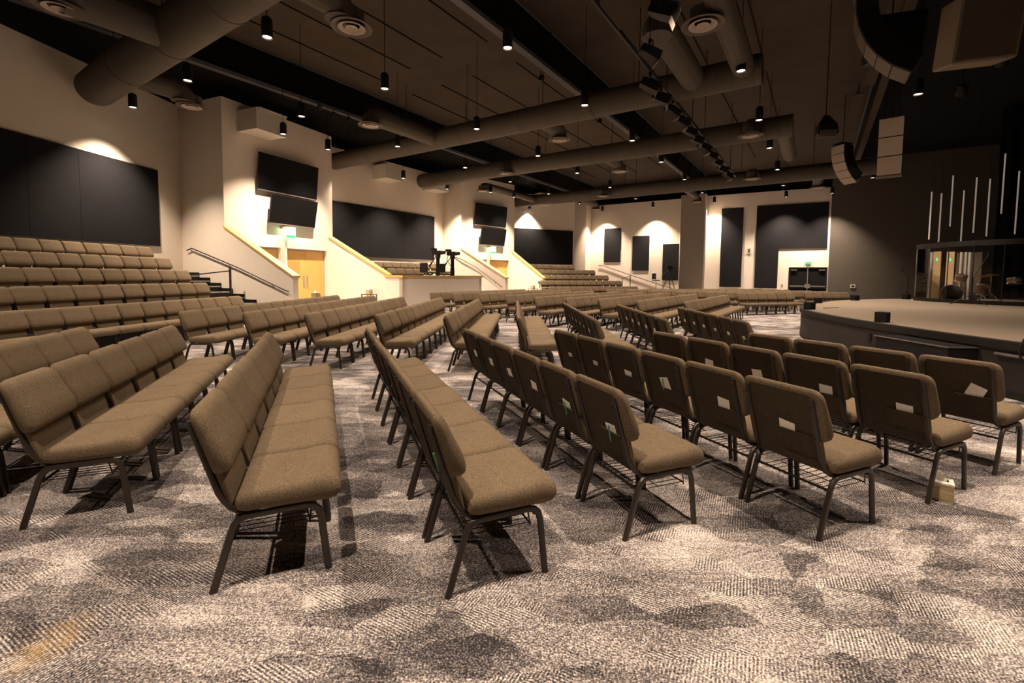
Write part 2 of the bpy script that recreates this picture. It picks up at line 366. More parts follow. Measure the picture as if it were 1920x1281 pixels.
# ------------------------------------------------------------------ ducts
DZ, DR = 6.75, 0.37
def duct(l, ax0, ax1, r, label, branches=(), z=DZ):
    c = P2(l, ax0); h = R(-34.0)
    t = thing('air_duct', label, 'duct', (c.x, c.y, z), h, 'large round air ducts')
    L = ax1 - ax0
    part('duct_body', MB().tube([(x, 0, 0) for x in (0, L*.3, L*.6, L)], r, 32), 'duct', t, 40)
    part('end_cap', MB().lathe([(r*0.98, 0), (r*0.98, 0.0), (r*.5, -.01), (0.01, -.012)], 28), 'duct', t, 40).rotation_euler = (0, R(90), 0)
    n = int(L / 2.6)
    for i in range(1, n):
        rr = r + 0.012
        part('joint_band', MB().tube([(i*2.6, 0, 0), (i*2.6+0.05, 0, 0)], rr, 28), 'duct', t, 40)
    for ax, dl, br, drop in branches:          # branch running sideways to a diffuser
        x = ax - ax0; sgn = 1 if dl > 0 else -1
        pth = [(x, 0, 0.02), (x, dl - sgn*0.35, 0.02)]
        if drop: pth += [(x, dl - sgn*.12, -0.03), (x, dl, -0.16), (x, dl, -0.30)]
        else: pth += [(x, dl, 0.02)]
        part('branch_duct', MB().tube(pth, br, 24), 'duct', t, 40)
    for ax in [ax0 + 1.6 + 3.2*i for i in range(int(L/3.2))]:   # hanger rods
        part('hanger_rod', MB().tube([(ax-ax0, 0, r), (ax-ax0, 0, DECK - z)], 0.012, 5), 'blackmetal', t)
    return t
duct(4.3, -17.3, 4.0, 0.47, 'thick brown round air duct running in from the upper left', [(-11.9, -2.05, 0.40, True), (-7.89, 1.35, 0.30, True), (-15.4, 1.45, .30, True)])
duct(13.1, -18.9, -1.35, DR, 'long brown air duct crossing the middle above the screens', [(-12.41, -3.1, 0.30, True), (-7.92, 1.6, 0.26, True), (-2.95, -3.5, 0.30, True), (-1.75, -5.5, 0.26, False)])
duct(18.4, -18.6, -0.9, DR, 'brown air duct ending short of the dark panel behind camera platform', [(-12.62, -.48, 0.24, True), (-7.87, 1.95, 0.26, True), (-2.1, -.82, 0.26, True), (-1.2, 4.5, 0.26, False)])
duct(27.1, -18.0, 2.5, DR, 'farthest brown air duct running above the far tiers', [(-11.1, -.8, 0.24, True), (-2.9, -1.6, 0.24, True), (-13.66, 4.1, 0.2, True), (-6.72, 4.3, 0.2, True), (-.2, 2.7, .24, True), (-16.37, -6.0, 0.2, True)])
# round diffusers
def diffuser(l, ax, desc, z=6.42, r=0.40):
    c = P2(l, ax)
    t = thing('ceiling_diffuser', desc, 'air vent', (c.x, c.y, z), 0, 'round ceiling diffusers')
    part('neck', MB().lathe([(0.25, 0.06), (0.25, 0.30)], 24), 'duct', t, 40)
    part('outer_cone', MB().lathe([(r, 0.0), (r*1.0, 0.012), (0.26, 0.085), (0.24, 0.07), (r*.86, 0.0), (r, 0)], 36), 'grilledark', t, 50)
    part('middle_cone', MB().lathe([(r*.66, -0.01), (r*.64, 0.004), (r*.42, 0.06), (r*.38, 0.05), (r*.55, -0.01), (r*.66, -.01)], 32), 'grille', t, 50)
    part('inner_cone', MB().lathe([(r*.32, -0.01), (r*.30, 0.0), (r*.16, 0.03), (0.005, 0.03), (0.005, 0.02), (r*.15, .02), (r*.27, -.01), (r*.32, -.01)], 24), 'grille', t, 50)
for l, ax, ds in [(5.90,-7.89,'large round vent hanging at the top centre-left'), (2.50,-11.93,'round vent cut by the top left corner'),
                  (6.02,-15.54,'round vent hanging before the beige wall corner'), (9.97,-12.41,'round vent at the end of a side branch duct'),
                  (14.71,-7.92,'round vent under the brown deck, middle of picture'), (18.15,-12.62,'round vent below the middle air duct'),
                  (20.56,-7.87,'round vent right of the middle pendant lights'), (21.11,-16.37,'round vent above the far upper screen'),
                  (26.30,-11.11,'small round vent on the farthest air duct'), (9.58,-2.05,'large round vent at the top right'),
                  (17.79,-2.13,'round vent right of the stage light bar'), (25.49,-2.90,'small round vent left of the dark stage wall'),
                  (31.18,-13.66,'small dark vent above the far wall corner'), (31.44,-6.72,'small dark vent above the taupe column'), (29.80,-0.2,'small dark vent above the far black panel')]:
    diffuser(l, ax, ds)

# ------------------------------------------------------------------ pendant down-lights
PROTO = {}
def pendant(l, ax, label, z=6.40, lit=1.0, angle=LAMP_ANGLE, top=DECK):
    c = P2(l, ax); t = thing('pendant_light', label, 'pendant light', (c.x, c.y, z), 0, 'black cylinder pendant down-lights')
    if 'pend' not in PROTO:
        PROTO['pend'] = MB().lathe([(0.085, 0.03), (0.105, 0.0), (0.108, 0.01), (0.108, 0.34), (0.085, 0.40), (0.02, 0.415)], 24).mesh('lamp_body', 50)
        PROTO['trim'] = MB().lathe([(0.105, -0.004), (0.085, 0.012), (0.085, 0.03), (0.1, 0.01), (.105,-.004)], 24).mesh('trim_ring', 50)
        PROTO['lens'] = MB().lathe([(0.088, 0.022), (0.05, 0.016), (0.004, 0.014)], 20).mesh('lens', 50)
    link('lamp_body', PROTO['pend'], 'blackmetal', t); link('trim_ring', PROTO['trim'], 'grilledark', t); link('lens', PROTO['lens'], 'lens', t)
    part('cord', MB().tube([(0,0,0.41), (0,0,top - z)], 0.009, 5), 'cable', t)
    ld = bpy.data.lights.new('down_light', 'SPOT'); ld.energy = LAMP_W * lit; ld.color = LAMP_COL
    ld.spot_size = R(angle); ld.spot_blend = 0.9; ld.shadow_soft_size = 0.045
    lo = bpy.data.objects.new('down_light', ld); COL.objects.link(lo); lo.parent = t; lo.location = (0, 0, -0.02)
GRID_L = [(-0.1,'overhead'),(5.15,'first'),(8.22,'second'),(12.1,'third'),(16.1,'fourth'),(19.74,'fifth'),(23.82,'sixth'),(28.06,'seventh')]
GRID_A = [(-13.5,'nearest the back wall'),(-9.65,'second from back wall'),(-5.72,'third from back wall'),(-1.7,'before the stage'),(2.0,'over the stage edge')]
for l, ln in GRID_L:
    for ax, an in GRID_A:
        if l > 4 and l < 6 and ax > -3: continue
        if l < 2 and ax > 0: continue
        if 11 < l < 13 and ax > 1: continue
        pendant(l, ax, ('black pendant light %s, directly above the viewer side' % an) if l < 2 else ('black pendant light %s, %s cross row from the left' % (an, ln)),
                lit=(0.85 if ax > 1 else 1.0))
pendant(3.3, 0.2, 'black pendant light above the fifth foreground row', lit=1.1)
pendant(4.7, 2.9, 'black pendant light above the last foreground row', lit=.8)
for l, ax, lb, z, lit in [(5.06,-17.05,'black pendant light by the left beige wall',6.4,.8),(13.05,-17.85,'black pendant light below duct beside first screen block',6.4,.8),(16.2,-17.66,'black pendant light over the large middle panel',6.4,.8),
                  (19.5,-17.68,'black pendant light at the middle panel right corner',6.4,1.0),(8.90,-15.75,'black pendant light left of the near upper screen',6.4,.8),(10.92,-16.16,'black pendant light right of the near upper screen',6.4,.8),
                  (21.58,-16.15,'black pendant light left of the far upper screen',6.4,.9),(23.68,-15.9,'black pendant light right of the far upper screen',6.4,.9),(28.36,-17.65,'black pendant light above the far tier panel',6.4,1.0),
                  (1.0,-17.4,'black pendant light by left wall, out past the corner',6.4,.8),(-3.0,-17.6,'black pendant light by left wall behind the viewer',6.4,.8)]:
    pendant(l, ax, lb, z, lit*2.6, top=8.1)
for ax, lb in [(-14.9,'black pendant light above the far stair wall, left'),(-10.75,'black pendant light above the far stair panels'),(-6.35,'black pendant light right of the taupe column'),(-1.95,'black pendant light above the far black door panel'),(.55,'black pendant light at the corner of the dark stage wall')]:
    pendant(35.25, ax, lb, 6.9, 2.6, top=DECK)

# ------------------------------------------------------------------ stage light bar
c = P2(6.7, -3.4); bar = thing('lighting_bar', 'black pipe carrying stage lights below the dark ceiling', 'light bar', (c.x, c.y, 6.28), R(56))
part('pipe', MB().tube([(0,0,0), (17.2,0,0)], 0.03, 10), 'blackmetal', bar, 40)
for x in (1, 5.3, 10, 15.5): part('hanger_cable', MB().tube([(x,0,0), (x,0,DECK-6.285)], 0.012, 5), 'blackmetal', bar)
def fixture(l, ax, z, yaw, label, s=1.0, hang=False):
    c = P2(l, ax); t = thing('stage_light', label, 'stage light', (c.x, c.y, z), R(yaw), 'stage lights on the bar')
    b = part('housing', MB().rings([[(x, y*hw, zz*hh) for y, zz in ((-1,-1),(1,-1),(1,1),(.6,1.3),(-.6,1.3),(-1,1))] for x, hw, hh in ((-.22*s,.10*s,.08*s),(-.05*s,.13*s,.10*s),(.22*s,.14*s,.11*s))]), 'speaker', t)
    b.rotation_euler = (0, R(25), 0)
    f = part('barn_door', MB().box(.22*s, .225*s, -.15*s, .15*s, -.20*s, -.10*s), 'grille', t); f.rotation_euler = (0, R(25), 0)
    f = part('lens', MB().box(.215*s, .224*s, -.12*s, .12*s, -.09*s, .09*s), 'screen', t); f.rotation_euler = (0, R(25), 0)
    part('yoke', MB().tube([(0,-.17*s,0), (0,-.17*s,.2*s), (0,.17*s,.2*s), (0,.17*s,0)], .012*s, 6), 'blackmetal', t)
    if hang: part('hanger_cable', MB().tube([(0,0,.28*s),(0,0,DECK-z-.004)], .01, 5), 'cable', t)
    part('clamp', MB().box(-.03*s,.03*s,-.03*s,.03*s,.2*s,.3*s), 'blackmetal', t)
for i, (l, ax, s) in enumerate([(9.35,-2.75,1.15),(10.9,-3.5,1.0),(12.7,-4.05,1.1),(13.8,-4.05,1.1),(15.0,-4.05,1.0),(16.1,-4.05,1.1),(17.4,-4.05,1.0),(18.6,-4.05,1.0),(19.8,-4.05,1.1),(21.2,-4.05,1.1),(22.6,-4.05,1.0),(24.2,-4.05,1.1),(25.6,-4.05,1.1)]):
    fixture(l*.8387, ax*.8387, 5.95, -30 + (i*37) % 50, 'black stage light on the ceiling bar, %s from the near end' % ORD[i], s*.9, i < 2)
# small round track heads below the truss chords
for i, (l, ax, z) in enumerate([(10.47,-16.0,7.82),(11.09,-16.0,7.72),(11.77,-16.0,7.72),(24.29,-16.0,7.45),(25.23,-16.0,7.55),(26.17,-16.0,7.4),(12.62,-7.5,7.7),(17.24,-7.5,7.68)]):
    c = P2(l, ax)
    t = thing('track_spotlight', 'small round track spotlight under the %s' % ['near wall truss, first of three','near wall truss, second of three','near wall truss, third of three','far wall truss, first of three','far wall truss, second of three','far wall truss, third of three','middle truss, nearer one','middle truss, farther one'][i], 'spotlight', (c.x, c.y, z), 0, 'small track spotlights')
    h = part('head', MB().lathe([(0.02,.16),(.07,.15),(.095,.02),(.095,-.02),(.08,-.025)], 18), 'blackmetal', t, 50); h.rotation_euler = (R(18), R(25), 0)
    f = part('face', MB().lathe([(.088,-.02),(.05,-.024),(.004,-.022)], 18), 'white', t, 50); f.rotation_euler = (R(18), R(25), 0)
    part('stem', MB().tube([(0,0,.14),(0,0,7.98-z if 7.98-z > .2 else .3)], .015, 6), 'blackmetal', t)

# ------------------------------------------------------------------ wall panels, screens, doors, signs
def on_wall(p, d, s, z): v = Vector(p) + d*s; return (v.x, v.y, z)
# each acoustic panel: frame origin on the wall, local x along wall, -y into the room
def acoustic(name, label, origin, h, pieces, grp='black acoustic wall panels', th=0.06):
    t = thing(name, label, 'wall panel', origin, R(h), grp)
    for (x0, x1, z0, z1) in pieces:
        part('fabric_panel', MB().box(x0+.004, x1-.004, -th, 0, z0, z1), 'panel', t)
    return t
sA = lambda y: (y - 16.43) / dA.y
acoustic('acoustic_panel', 'long black acoustic panel on the left beige wall', (A_c.x, A_c.y, 0), 86,
         [(-1.01-2.66, -1.01, 2.42, 5.0), (-1.01-3.97, -1.01-2.66, 2.42, 5.0), (-1.01-6.6, -1.01-3.97, 2.42, 5.0), (-1.01-9.3, -1.01-6.6, 2.42, 5.0), (-1.01-12, -1.01-9.3, 2.42, 5.0)])
pB = Vector((-8.59, 21.7)); 
acoustic('acoustic_panel', 'large black acoustic panel on the wall behind the camera platform', (pB.x, pB.y, 0), HB,
         [(-0.2, 2.1, 2.42, 5.0), (2.1, 4.5, 2.42, 5.0), (4.5, 6.88, 2.42, 5.0)], th=.07)
pC = Vector((0.12, 33.22)); 
acoustic('acoustic_panel', 'black acoustic panel above the far tiered seats', (pC.x, pC.y, 0), HC, [(-0.8, 1.7, 2.42, 5.0), (1.7, 5.0, 2.42, 5.0)])
D0 = Vector((6.72, 39.15)); dD = (Vector((12.87, 35.02)) - D0).normalized(); HD = math.degrees(math.atan2(dD.y, dD.x))
for i, (x0, x1, z0, z1, lb) in enumerate([(1.25, 2.68, 2.73, 5.54, 'tall black wall panel, highest of the three above the handrail'), (3.70, 5.08, 2.02, 4.82, 'tall black wall panel, middle of three above the handrail'), (6.15, 7.38, 1.27, 4.09, 'tall black wall panel, lowest of three beside the taupe column')]):
    acoustic('acoustic_panel', lb, (D0.x, D0.y, 0), HD, [(x0, x1, z0, z1)])
eo = (E_L.x, E_L.y, 0)
acoustic('acoustic_panel', 'narrow tall black panel right of the taupe column', eo, EH, [(.98, 2.40, .85, 6.52)])
acoustic('acoustic_panel', 'large black panel wrapping the far double door', eo, EH, [(3.23, 4.65, .82, 3.55), (3.23, 7.42, 3.55, 6.57)])

def screen(label, origin, h, x0, x1, z0, z1, tilt, off):
    t = thing('wall_screen', label, 'screen', on_wall(origin, dirh(h), (x0+x1)/2, z0), R(h), 'flat wall screens')
    W, Hh = (x1-x0)/2, z1-z0
    rot = (R(tilt), 0, 0)
    a = part('casing', MB().box(-W, W, -0.06, 0.0, 0, Hh), 'blackmetal', t, loc=(0,-off,0)); a.rotation_euler = rot
    a = part('display', MB().box(-W+.02, W-.02, -0.064, -0.058, .05, Hh-.02), 'screen', t, loc=(0,-off,0)); a.rotation_euler = rot
    a = part('bottom_bezel', MB().box(-W, W, -0.066, -0.05, 0, .035), 'bezel', t, loc=(0,-off,0)); a.rotation_euler = rot
    part('wall_bracket', MB().box(-.2, .2, -off-.02, 0, Hh*.35, Hh*.65), 'blackmetal', t)
for nm, org, h, sh in (('near', B1L, H1, 0), ('far', B2L, H2, -0.25)):
    screen('upper wall screen above the %s double doors' % nm, org, h, 1.18+sh, 3.88+sh, 4.60, 5.95, 6, .08)
    screen('lower tilted wall screen above the %s double doors' % nm, org, h, 1.58+sh, 3.72+sh, 3.42, 4.52, 11, .12)
# white soffit boxes near the wall tops
for lb, org, h, s0, s1, z0 in (('white soffit box above the near upper screen', B1L, H1, .55, 1.75, 6.5), ('white soffit box on the middle wall beside the duct', WBL, HB, 3.6, 4.7, 6.42), ('white soffit box at the right end of the middle wall', WBL, HB, 7.1, 8.3, 6.42), ('white soffit box above the far tier panel', WCL, HC, 3.6, 4.9, 6.75)):
    t = thing('soffit_box', lb, 'soffit', on_wall(org, dirh(h), s0, z0), R(h), 'white soffit boxes')
    part('box_shell', MB().box(0, s1-s0, -1.0, 0, 0, .72), 'soffit', t)
    part('top_plate', MB().box(.12, s1-s0+.02, -1.02, 0, .72, .76), 'soffit', t)
    part('hanger_rod', MB().tube([(.7,-.95,.74), (.7,-.95,2.2)], .012, 5), 'blackmetal', t)

# double wooden doors in the screen blocks
def wood_door(n, org, h, x0, x1, label):
    o = struct('door_%d' % n, MB().box(x0-.03, x0+.03, 0.16, .22, 0, 2.53).box(x1-.03, x1+.03, 0.16, .22, 0, 2.53).box(x0, x1, .16, .22, 2.47, 2.53), 'wall_grey', (org.x, org.y, 0), R(h), label=label)
    xm = (x0+x1)/2
    for a, b, hx in ((x0+.03, xm-.004, xm-.12), (xm+.004, x1-.03, xm+.06)):
        lf = part('door_leaf', MB().box(a, b, .17, .21, .01, 2.46), 'wood', o)
        part('push_plate', MB().box(hx, hx+.07, .155, .17, .95, 1.45), 'steel', lf)
    return o
wood_door(1, B1L, H1, D1a, D1b, 'maple double doors under the near screens')
wood_door(2, B2L, H2, 2.34, 4.10, 'maple double doors under the far screens')
for n, org, h, x0, x1 in ((3, B1L, H1, 1.14, 2.22), (4, B2L, H2, 1.56, 2.12)):
    o = struct('door_%d' % n, MB().box(x0, x0+.06, .16, .22, 0, 2.53).box(x1-.06, x1, .16, .22, 0, 2.53).box(x0, x1, .16, .22, 2.47, 2.53), 'wall_grey', (org.x, org.y, 0), R(h))
    part('door_leaf', MB().box(x0+.06, x1-.06, .17, .21, .01, 2.46), 'wood', o)
# far black double door
o = struct('door_5', MB().box(5.30, 5.37, -.02, .12, 0, 2.28).box(7.43, 7.50, -.02, .12, 0, 2.28).box(5.30, 7.50, -.02, .12, 2.21, 2.28), 'blackmetal', eo, R(EH), label='black double exit doors with steel push bars')
for a, b in ((5.37, 6.38), (6.42, 7.43)):
    lf = part('door_leaf', MB().box(a, b, .04, .09, .01, 2.20), 'black', o)
    part('push_bar', MB().box(a+.03, b-.03, -.05, .0, .96, 1.04), 'steel', lf)
    part('latch_case', MB().box(b-.13 if a < 6 else a, b if a < 6 else a+.13, -.07, .03, .88, 1.14), 'steel', lf)
    part('door_closer', MB().box(a+.06 if a < 6 else b-.42, a+.42 if a < 6 else b-.06, -.05, .03, 2.05, 2.13), 'steel', lf)
part('centre_post', MB().box(6.37, 6.43, -.03, .09, 0, 2.2), 'steel', o)

def text_mesh(s, size, m):
    cu = bpy.data.curves.new('t', 'FONT'); cu.body = s; cu.size = size; cu.align_x = 'CENTER'; cu.align_y = 'CENTER'; cu.extrude = 0.002
    ob = bpy.data.objects.new('t', cu); me = bpy.data.meshes.new_from_object(ob); bpy.data.objects.remove(ob)
    me.materials.clear(); me.materials.append(M_[m]); return me
def exit_sign(label, org, h, s, z, off=.06):
    t = thing('exit_sign', label, 'exit sign', on_wall(org, dirh(h), s, z), R(h), 'lit green exit signs')
    part('housing', MB().box(-.21, .21, -off-.03, 0, .27, .34), 'white', t)
    part('glow_plate', MB().box(-.20, .20, -off-.015, -off, 0.02, .27), 'exitglow', t)
    part('lower_band', MB().box(-.18, .18, -off-.02, -off+.005, -.08, .02), 'exitgreen', t)
    tm = link('lettering', text_mesh('EXIT', .2, 'exitgreen'), None, t, (0, -off-.018, .145)); tm.rotation_euler = (R(90), 0, 0)
exit_sign('green exit sign under the near lower screen', B1L, H1, 2.42, 3.0, .32)
exit_sign('green exit sign under the far lower screen', B2L, H2, 2.35, 3.0, .32)
exit_sign('green exit sign above the far black doors', E_L, EH, 6.4, 2.66)
# framed notices, switches, speaker strobe, wall outlet
def wallbox(name, label, cat, org, h, s, z, w_, h_, d_, m, inner=None, im='paper', grp=None):
    t = thing(name, label, cat, on_wall(org, dirh(h), s, z), R(h), grp)
    part('frame', MB().box(-w_, w_, -d_, 0, -h_, h_), m, t)
    if inner: part('insert', MB().box(-w_+inner, w_-inner, -d_-.006, -d_+.002, -h_+inner, h_-inner), im, t)
    return t
hk1 = H1 - 90; hk2 = H2 - 90
wallbox('framed_notice', 'small framed notice on the near sloped wall', 'notice', B1R, hk1, .62, 1.53, .11, .12, .02, 'bezel', .02, 'paper', 'framed notices')
wallbox('framed_notice', 'small framed notice on the far sloped wall', 'notice', B2R, hk2, .75, 1.50, .11, .12, .02, 'bezel', .02, 'paper', 'framed notices')
wallbox('wall_phone', 'small dark wall phone below the near framed notice', 'wall phone', B1R, hk1, .66, 1.10, .05, .05, .05, 'blackmetal', .015, 'grille')
wallbox('wall_phone', 'small dark wall phone below the far framed notice', 'wall phone', B2R, hk2, .8, 1.08, .05, .05, .05, 'blackmetal', .015, 'grille')
wallbox('switch_plate', 'black switch plate near the end of the sloped wall', 'switch', B1R, hk1, 2.42, 1.49, .06, .08, .02, 'blackmetal', .025, 'white')
wallbox('strobe_light', 'white fire strobe between the two far black panels', 'alarm', E_L, EH, 2.83, 3.45, .14, .20, .06, 'white', .07, 'grilledark')
wallbox('wall_switch', 'small white switch left of the far black doors', 'switch', E_L, EH, 4.95, 1.05, .05, .08, .02, 'white', .02, 'bezel')
wallbox('wall_outlet', 'white outlet box on the dark stage wall', 'outlet', (20.95, 30.06), math.degrees(math.atan2(-7.86, 12.55)), 1.35, 1.05, .13, .11, .05, 'white', .05, 'blackmetal')

# ------------------------------------------------------------------ sloped knee walls with maple caps, camera platform
def knee(name, p, o, L, za, zb, label, th=.2, side=1):
    """knee wall starting at block corner p running along o; top falls from za to zb; thickness to the side"""
    h = math.atan2(o.y, o.x)
    y0, y1 = (0, th) if side > 0 else (-th, 0)
    mb = MB().hexa([(0,y0,0),(L,y0,0),(L,y1,0),(0,y1,0)], [(0,y0,za-.07),(L,y0,zb-.07),(L,y1,zb-.07),(0,y1,za-.07)])
    w_ = struct(name, mb, 'wall', (p.x, p.y, 0), h, label=label)
    c = MB().hexa([(0,y0-.04,za-.07),(L+.04,y0-.04,zb-.07),(L+.04,y1+.04,zb-.07),(0,y1+.04,za-.07)], [(0,y0-.04,za),(L+.04,y0-.04,zb),(L+.04,y1+.04,zb),(0,y1+.04,za)])
    part('wood_cap', c, 'cap', w_, label='maple cap rail')
    return w_
K1L = knee('wall_knee_left', B1L, o1, 3.25, 3.15, 1.46, 'sloped white stair wall with maple cap, nearest', side=1)
K1R = knee('wall_knee_platform', B1R, o1, 3.18, 3.17, 1.53, 'sloped white wall with maple cap beside the camera platform', side=-1)
K2L = knee('wall_knee_far_left', B2L, o2, 3.75, 3.15, 1.43, 'sloped white stair wall with maple cap, left of far doors', side=1)
K2R = knee('wall_knee_far_right', B2R, o2, 2.75, 3.14, 1.40, 'sloped white stair wall with maple cap, right of far doors', side=-1)
# camera platform: front wall parallel to the rows
pf0, pf1 = P2(12.45, -13.65), P2(17.55, -13.65)
hP = R(56); LP = (pf1-pf0).length
plat = struct('wall_platform', MB().box(0, LP, 0, .18, 0, 1.42).box(0, .18, 0, 1.0, 0, 1.42).box(LP-.18, LP, 0, 2.4, 0, 1.42), 'wall', (pf0.x, pf0.y, 0), hP, label='low white wall around the camera platform')
part('wood_cap', MB().box(-.04, LP+.05, -.05, .22, 1.42, 1.50).box(-.04, .22, .22, 1.05, 1.42, 1.50).box(LP-.22, LP+.05, .22, 2.4, 1.42, 1.5), 'cap', plat, label='maple cap rail')
struct('floor_platform', MB().box(.18, LP-.18, .18, 3.4, 0, .9).box(0, LP+.4, 2.3, 4.9, 0, 1.25), 'stagefascia', (pf0.x, pf0.y, 0), hP)

def rail(label, pts, brackets=(), parent_loc=None, posts=(), r=.02):
    b = Vector(pts[0]); t = thing('handrail', label, 'handrail', (b.x, b.y, 0))
    lp = [(p[0]-b.x, p[1]-b.y, p[2]) for p in pts]
    part('rail', MB().tube(lp, r, 8), 'blackmetal', t, 40)
    for p, q in brackets: part('bracket', MB().tube([(p[0]-b.x,p[1]-b.y,p[2]), (q[0]-b.x,q[1]-b.y,q[2])], .012, 6), 'blackmetal', t)
    for p, zt, zb in posts: part('post', MB().box(p[0]-b.x-.025, p[0]-b.x+.025, p[1]-b.y-.025, p[1]-b.y+.025, zb, zt), 'blackmetal', t)
    return t
n1 = Vector((o1.y, -o1.x))   # from knee 1L towards the left tiers
kp = lambda s, z, off=.07: tuple(B1L + o1*s + n1*off) + (z,)
rail('black handrail on the near sloped stair wall', [kp(-2.0,2.33), kp(-1.72,2.40), kp(.7,1.72), kp(3.0,.98), kp(3.08,.96,.03)],
     [(kp(-1.8,2.36), kp(-1.8,2.28,0)), (kp(.3,1.80), kp(.3,1.72,0)), (kp(2.4,1.14), kp(2.4,1.06,0))])
n2 = Vector((o2.y, -o2.x))
kq = lambda s, z, off=.07: tuple(B2L + o2*s + n2*off) + (z,)
rail('black handrail on the far sloped stair wall', [kq(-1.2,2.75), kq(0,2.5), kq(1.45,1.97), kq(3.5,.93), kq(3.55,.9,.02)], [(kq(1.6,1.9),kq(1.6,1.85,0)), (kq(3.0,1.17),kq(3.0,1.1,0))])
nD = Vector((dD.y, -dD.x))
kd = lambda s, z, off=.08: tuple(D0 + dD*s + nD*off) + (z,)
rail('thin black handrail under the three tall far panels', [kd(.8,2.45), kd(1.15,2.45), kd(3.6,1.66), kd(6.4,.80), kd(7.0,.64)], [(kd(1.0,2.44),kd(1.0,2.36,0)), (kd(3.6,1.65),kd(3.6,1.55,0)), (kd(6.2,.85),kd(6.2,.75,0))], r=.025)
# short guard rails at the stair foot
g0, g1 = B1L + o1*(-.55) + n1*1.0, B1L + o1*.75 + n1*.35
rail('short black guard rail beside the near stairs', [(g0.x,g0.y,1.42), (g1.x,g1.y,1.60)], posts=[(g0,1.46,.5), (g1,1.68,.35)])
g0, g1 = D0 + dD*3.2 + nD*.8, D0 + dD*3.75 + nD*.5
rail('short black guard rail beside the far stairs', [(g0.x,g0.y,1.35), (g1.x,g1.y,1.6)], posts=[(g0,1.37,.5), (g1,1.62,.2)])
g0, g1 = B1R + o1*3.5 + Vector((.35,.35)), B1R + o1*3.15 + Vector((.45,.4))
rail('short black rail at the platform corner', [(g1.x,g1.y,1.08), (g0.x,g0.y,1.08)], posts=[(g0,1.1,0)])

# ------------------------------------------------------------------ tiers and stairs
def tier_world(name, f_d, f_prev, ztop, m='tread'):
    """left tier: strip parallel to the left wall from distance f_d (front) to the wall"""
    inn = Vector((dA.y, -dA.x))    # into the room
    far = lambda d: A_c + inn*d + dA*(-1.81 + d*(-.43+.07))
    poly = [A_c - dA*26 + inn*f_d, far(f_d), far(f_prev), A_c - dA*26 + inn*f_prev]
    return struct(name, MB().prism([tuple(p) for p in poly], 0, ztop), m)
for i, (f_d, f_p, z) in enumerate([(4.45, 3.5, .356), (3.5, 2.6, .712), (2.6, 1.7, 1.068), (1.7, 0, 1.424)]):
    tier_world('floor_tier_%d' % (i+1), f_d, f_p, z)
st = thing('stairs', 'black stair flight with pale nosings beside left tiers', 'stairs', (A_c.x, A_c.y, 0), math.atan2(o1.y, o1.x))
for i in range(8):
    s1 = .96 + .595*i; s0 = -.2 if i == 0 else s1 - .595; z = 1.424 - .178*i
    tr = part('step', MB().box(s0, s1, -1.55, -.02, 0, z), 'tread', st)
    part('nosing', MB().box(s1-.06, s1+.004, -1.5, -.04, z-.035, z+.006), 'nosing', tr)
    part('skirt_board', MB().box(s0, s1, -.05, -.015, z, z+.11), 'black', st)
dC = dirh(HC+2); inC = Vector((dC.y, -dC.x))
for i, (f_d, f_p, z) in enumerate([(4.35, 3.35, .356), (3.35, 2.3, .712), (2.3, 1.35, 1.068), (1.35, 0.1, 1.424)]):
    b0 = Vector((0.12, 33.2)); e = [7.3, 6.8, 6.2, 5.0][i]
    poly = [b0 - dC*1.0 + inC*f_d, b0 + dC*e + inC*f_d, b0 + dC*e + inC*f_p, b0 - dC*1.0 + inC*f_p]
    struct('floor_far_tier_%d' % (i+1), MB().prism([tuple(p) for p in poly], 0, z), 'tread')

# ------------------------------------------------------------------ chairs
def rrect_y(hw, z0, z1, r, y):         # ring in x-z at depth y
    pts = []
    r = min(r, hw*.98, (z1-z0)/2*.98)
    for cx, cz, a0 in ((hw-r, z0+r, -90), (hw-r, z1-r, 0), (-hw+r, z1-r, 90), (-hw+r, z0+r, 180)):
        for k in range(4):
            a = R(a0 + 30*k); pts.append((cx + r*math.cos(a), y, cz + r*math.sin(a)))
    return pts
def rrect_z(hw, y0, y1, r, z, sh=0):   # ring in x-y at height z
    pts = []
    r = min(r, hw*.98, (y1-y0)/2*.98)
    for cx, cy, a0 in ((hw-r, y0+r, -90), (hw-r, y1-r, 0), (-hw+r, y1-r, 90), (-hw+r, y0+r, 180)):
        for k in range(4):
            a = R(a0 + 30*k); pts.append((cx + r*math.cos(a), cy + r*math.sin(a), z))
    return pts
def rear(z): return .058 - (z - .42)*.31
CW = .2625
seat_mb = MB().rings([rrect_y(CW-.03,.395,.435,.015,.098), rrect_y(CW-.006,.380,.458,.03,.110), rrect_y(CW,.370,.470,.036,.15), rrect_y(CW,.368,.474,.038,.28), rrect_y(CW,.366,.478,.040,.40),
                      rrect_y(CW,.362,.492,.048,.46), rrect_y(CW,.360,.494,.052,.515), rrect_y(CW-.004,.366,.478,.050,.553), rrect_y(CW-.016,.382,.458,.036,.574), rrect_y(CW-.04,.402,.438,.016,.582)])
br = []
for z, hw, tf, tr_, r in ((.572,.219,.030,.0,.012), (.578,.232,.060,.0,.02), (.592,.247,.084,.0,.030), (.620,.258,.098,.0,.040), (.67,.260,.100,.0,.040), (.74,.260,.088,.0,.040), (.80,.260,.076,.0,.037), (.838,.258,.071,.0,.034), (.862,.250,.064,.004,.028), (.878,.238,.054,.010,.020), (.887,.222,.044,.016,.013), (.892,.198,.034,.022,.005)):
    br.append(rrect_z(hw, rear(z)+tr_, rear(z)+tf, r, z))
back_mb = MB().rings(br)
low_mb = MB().rings([rrect_z(hw, rear(z)+.002, rear(z)+t, .012, z) for z, hw, t in ((.385,.208,.016), (.395,.216,.028), (.50,.219,.036), (.585,.219,.036))])
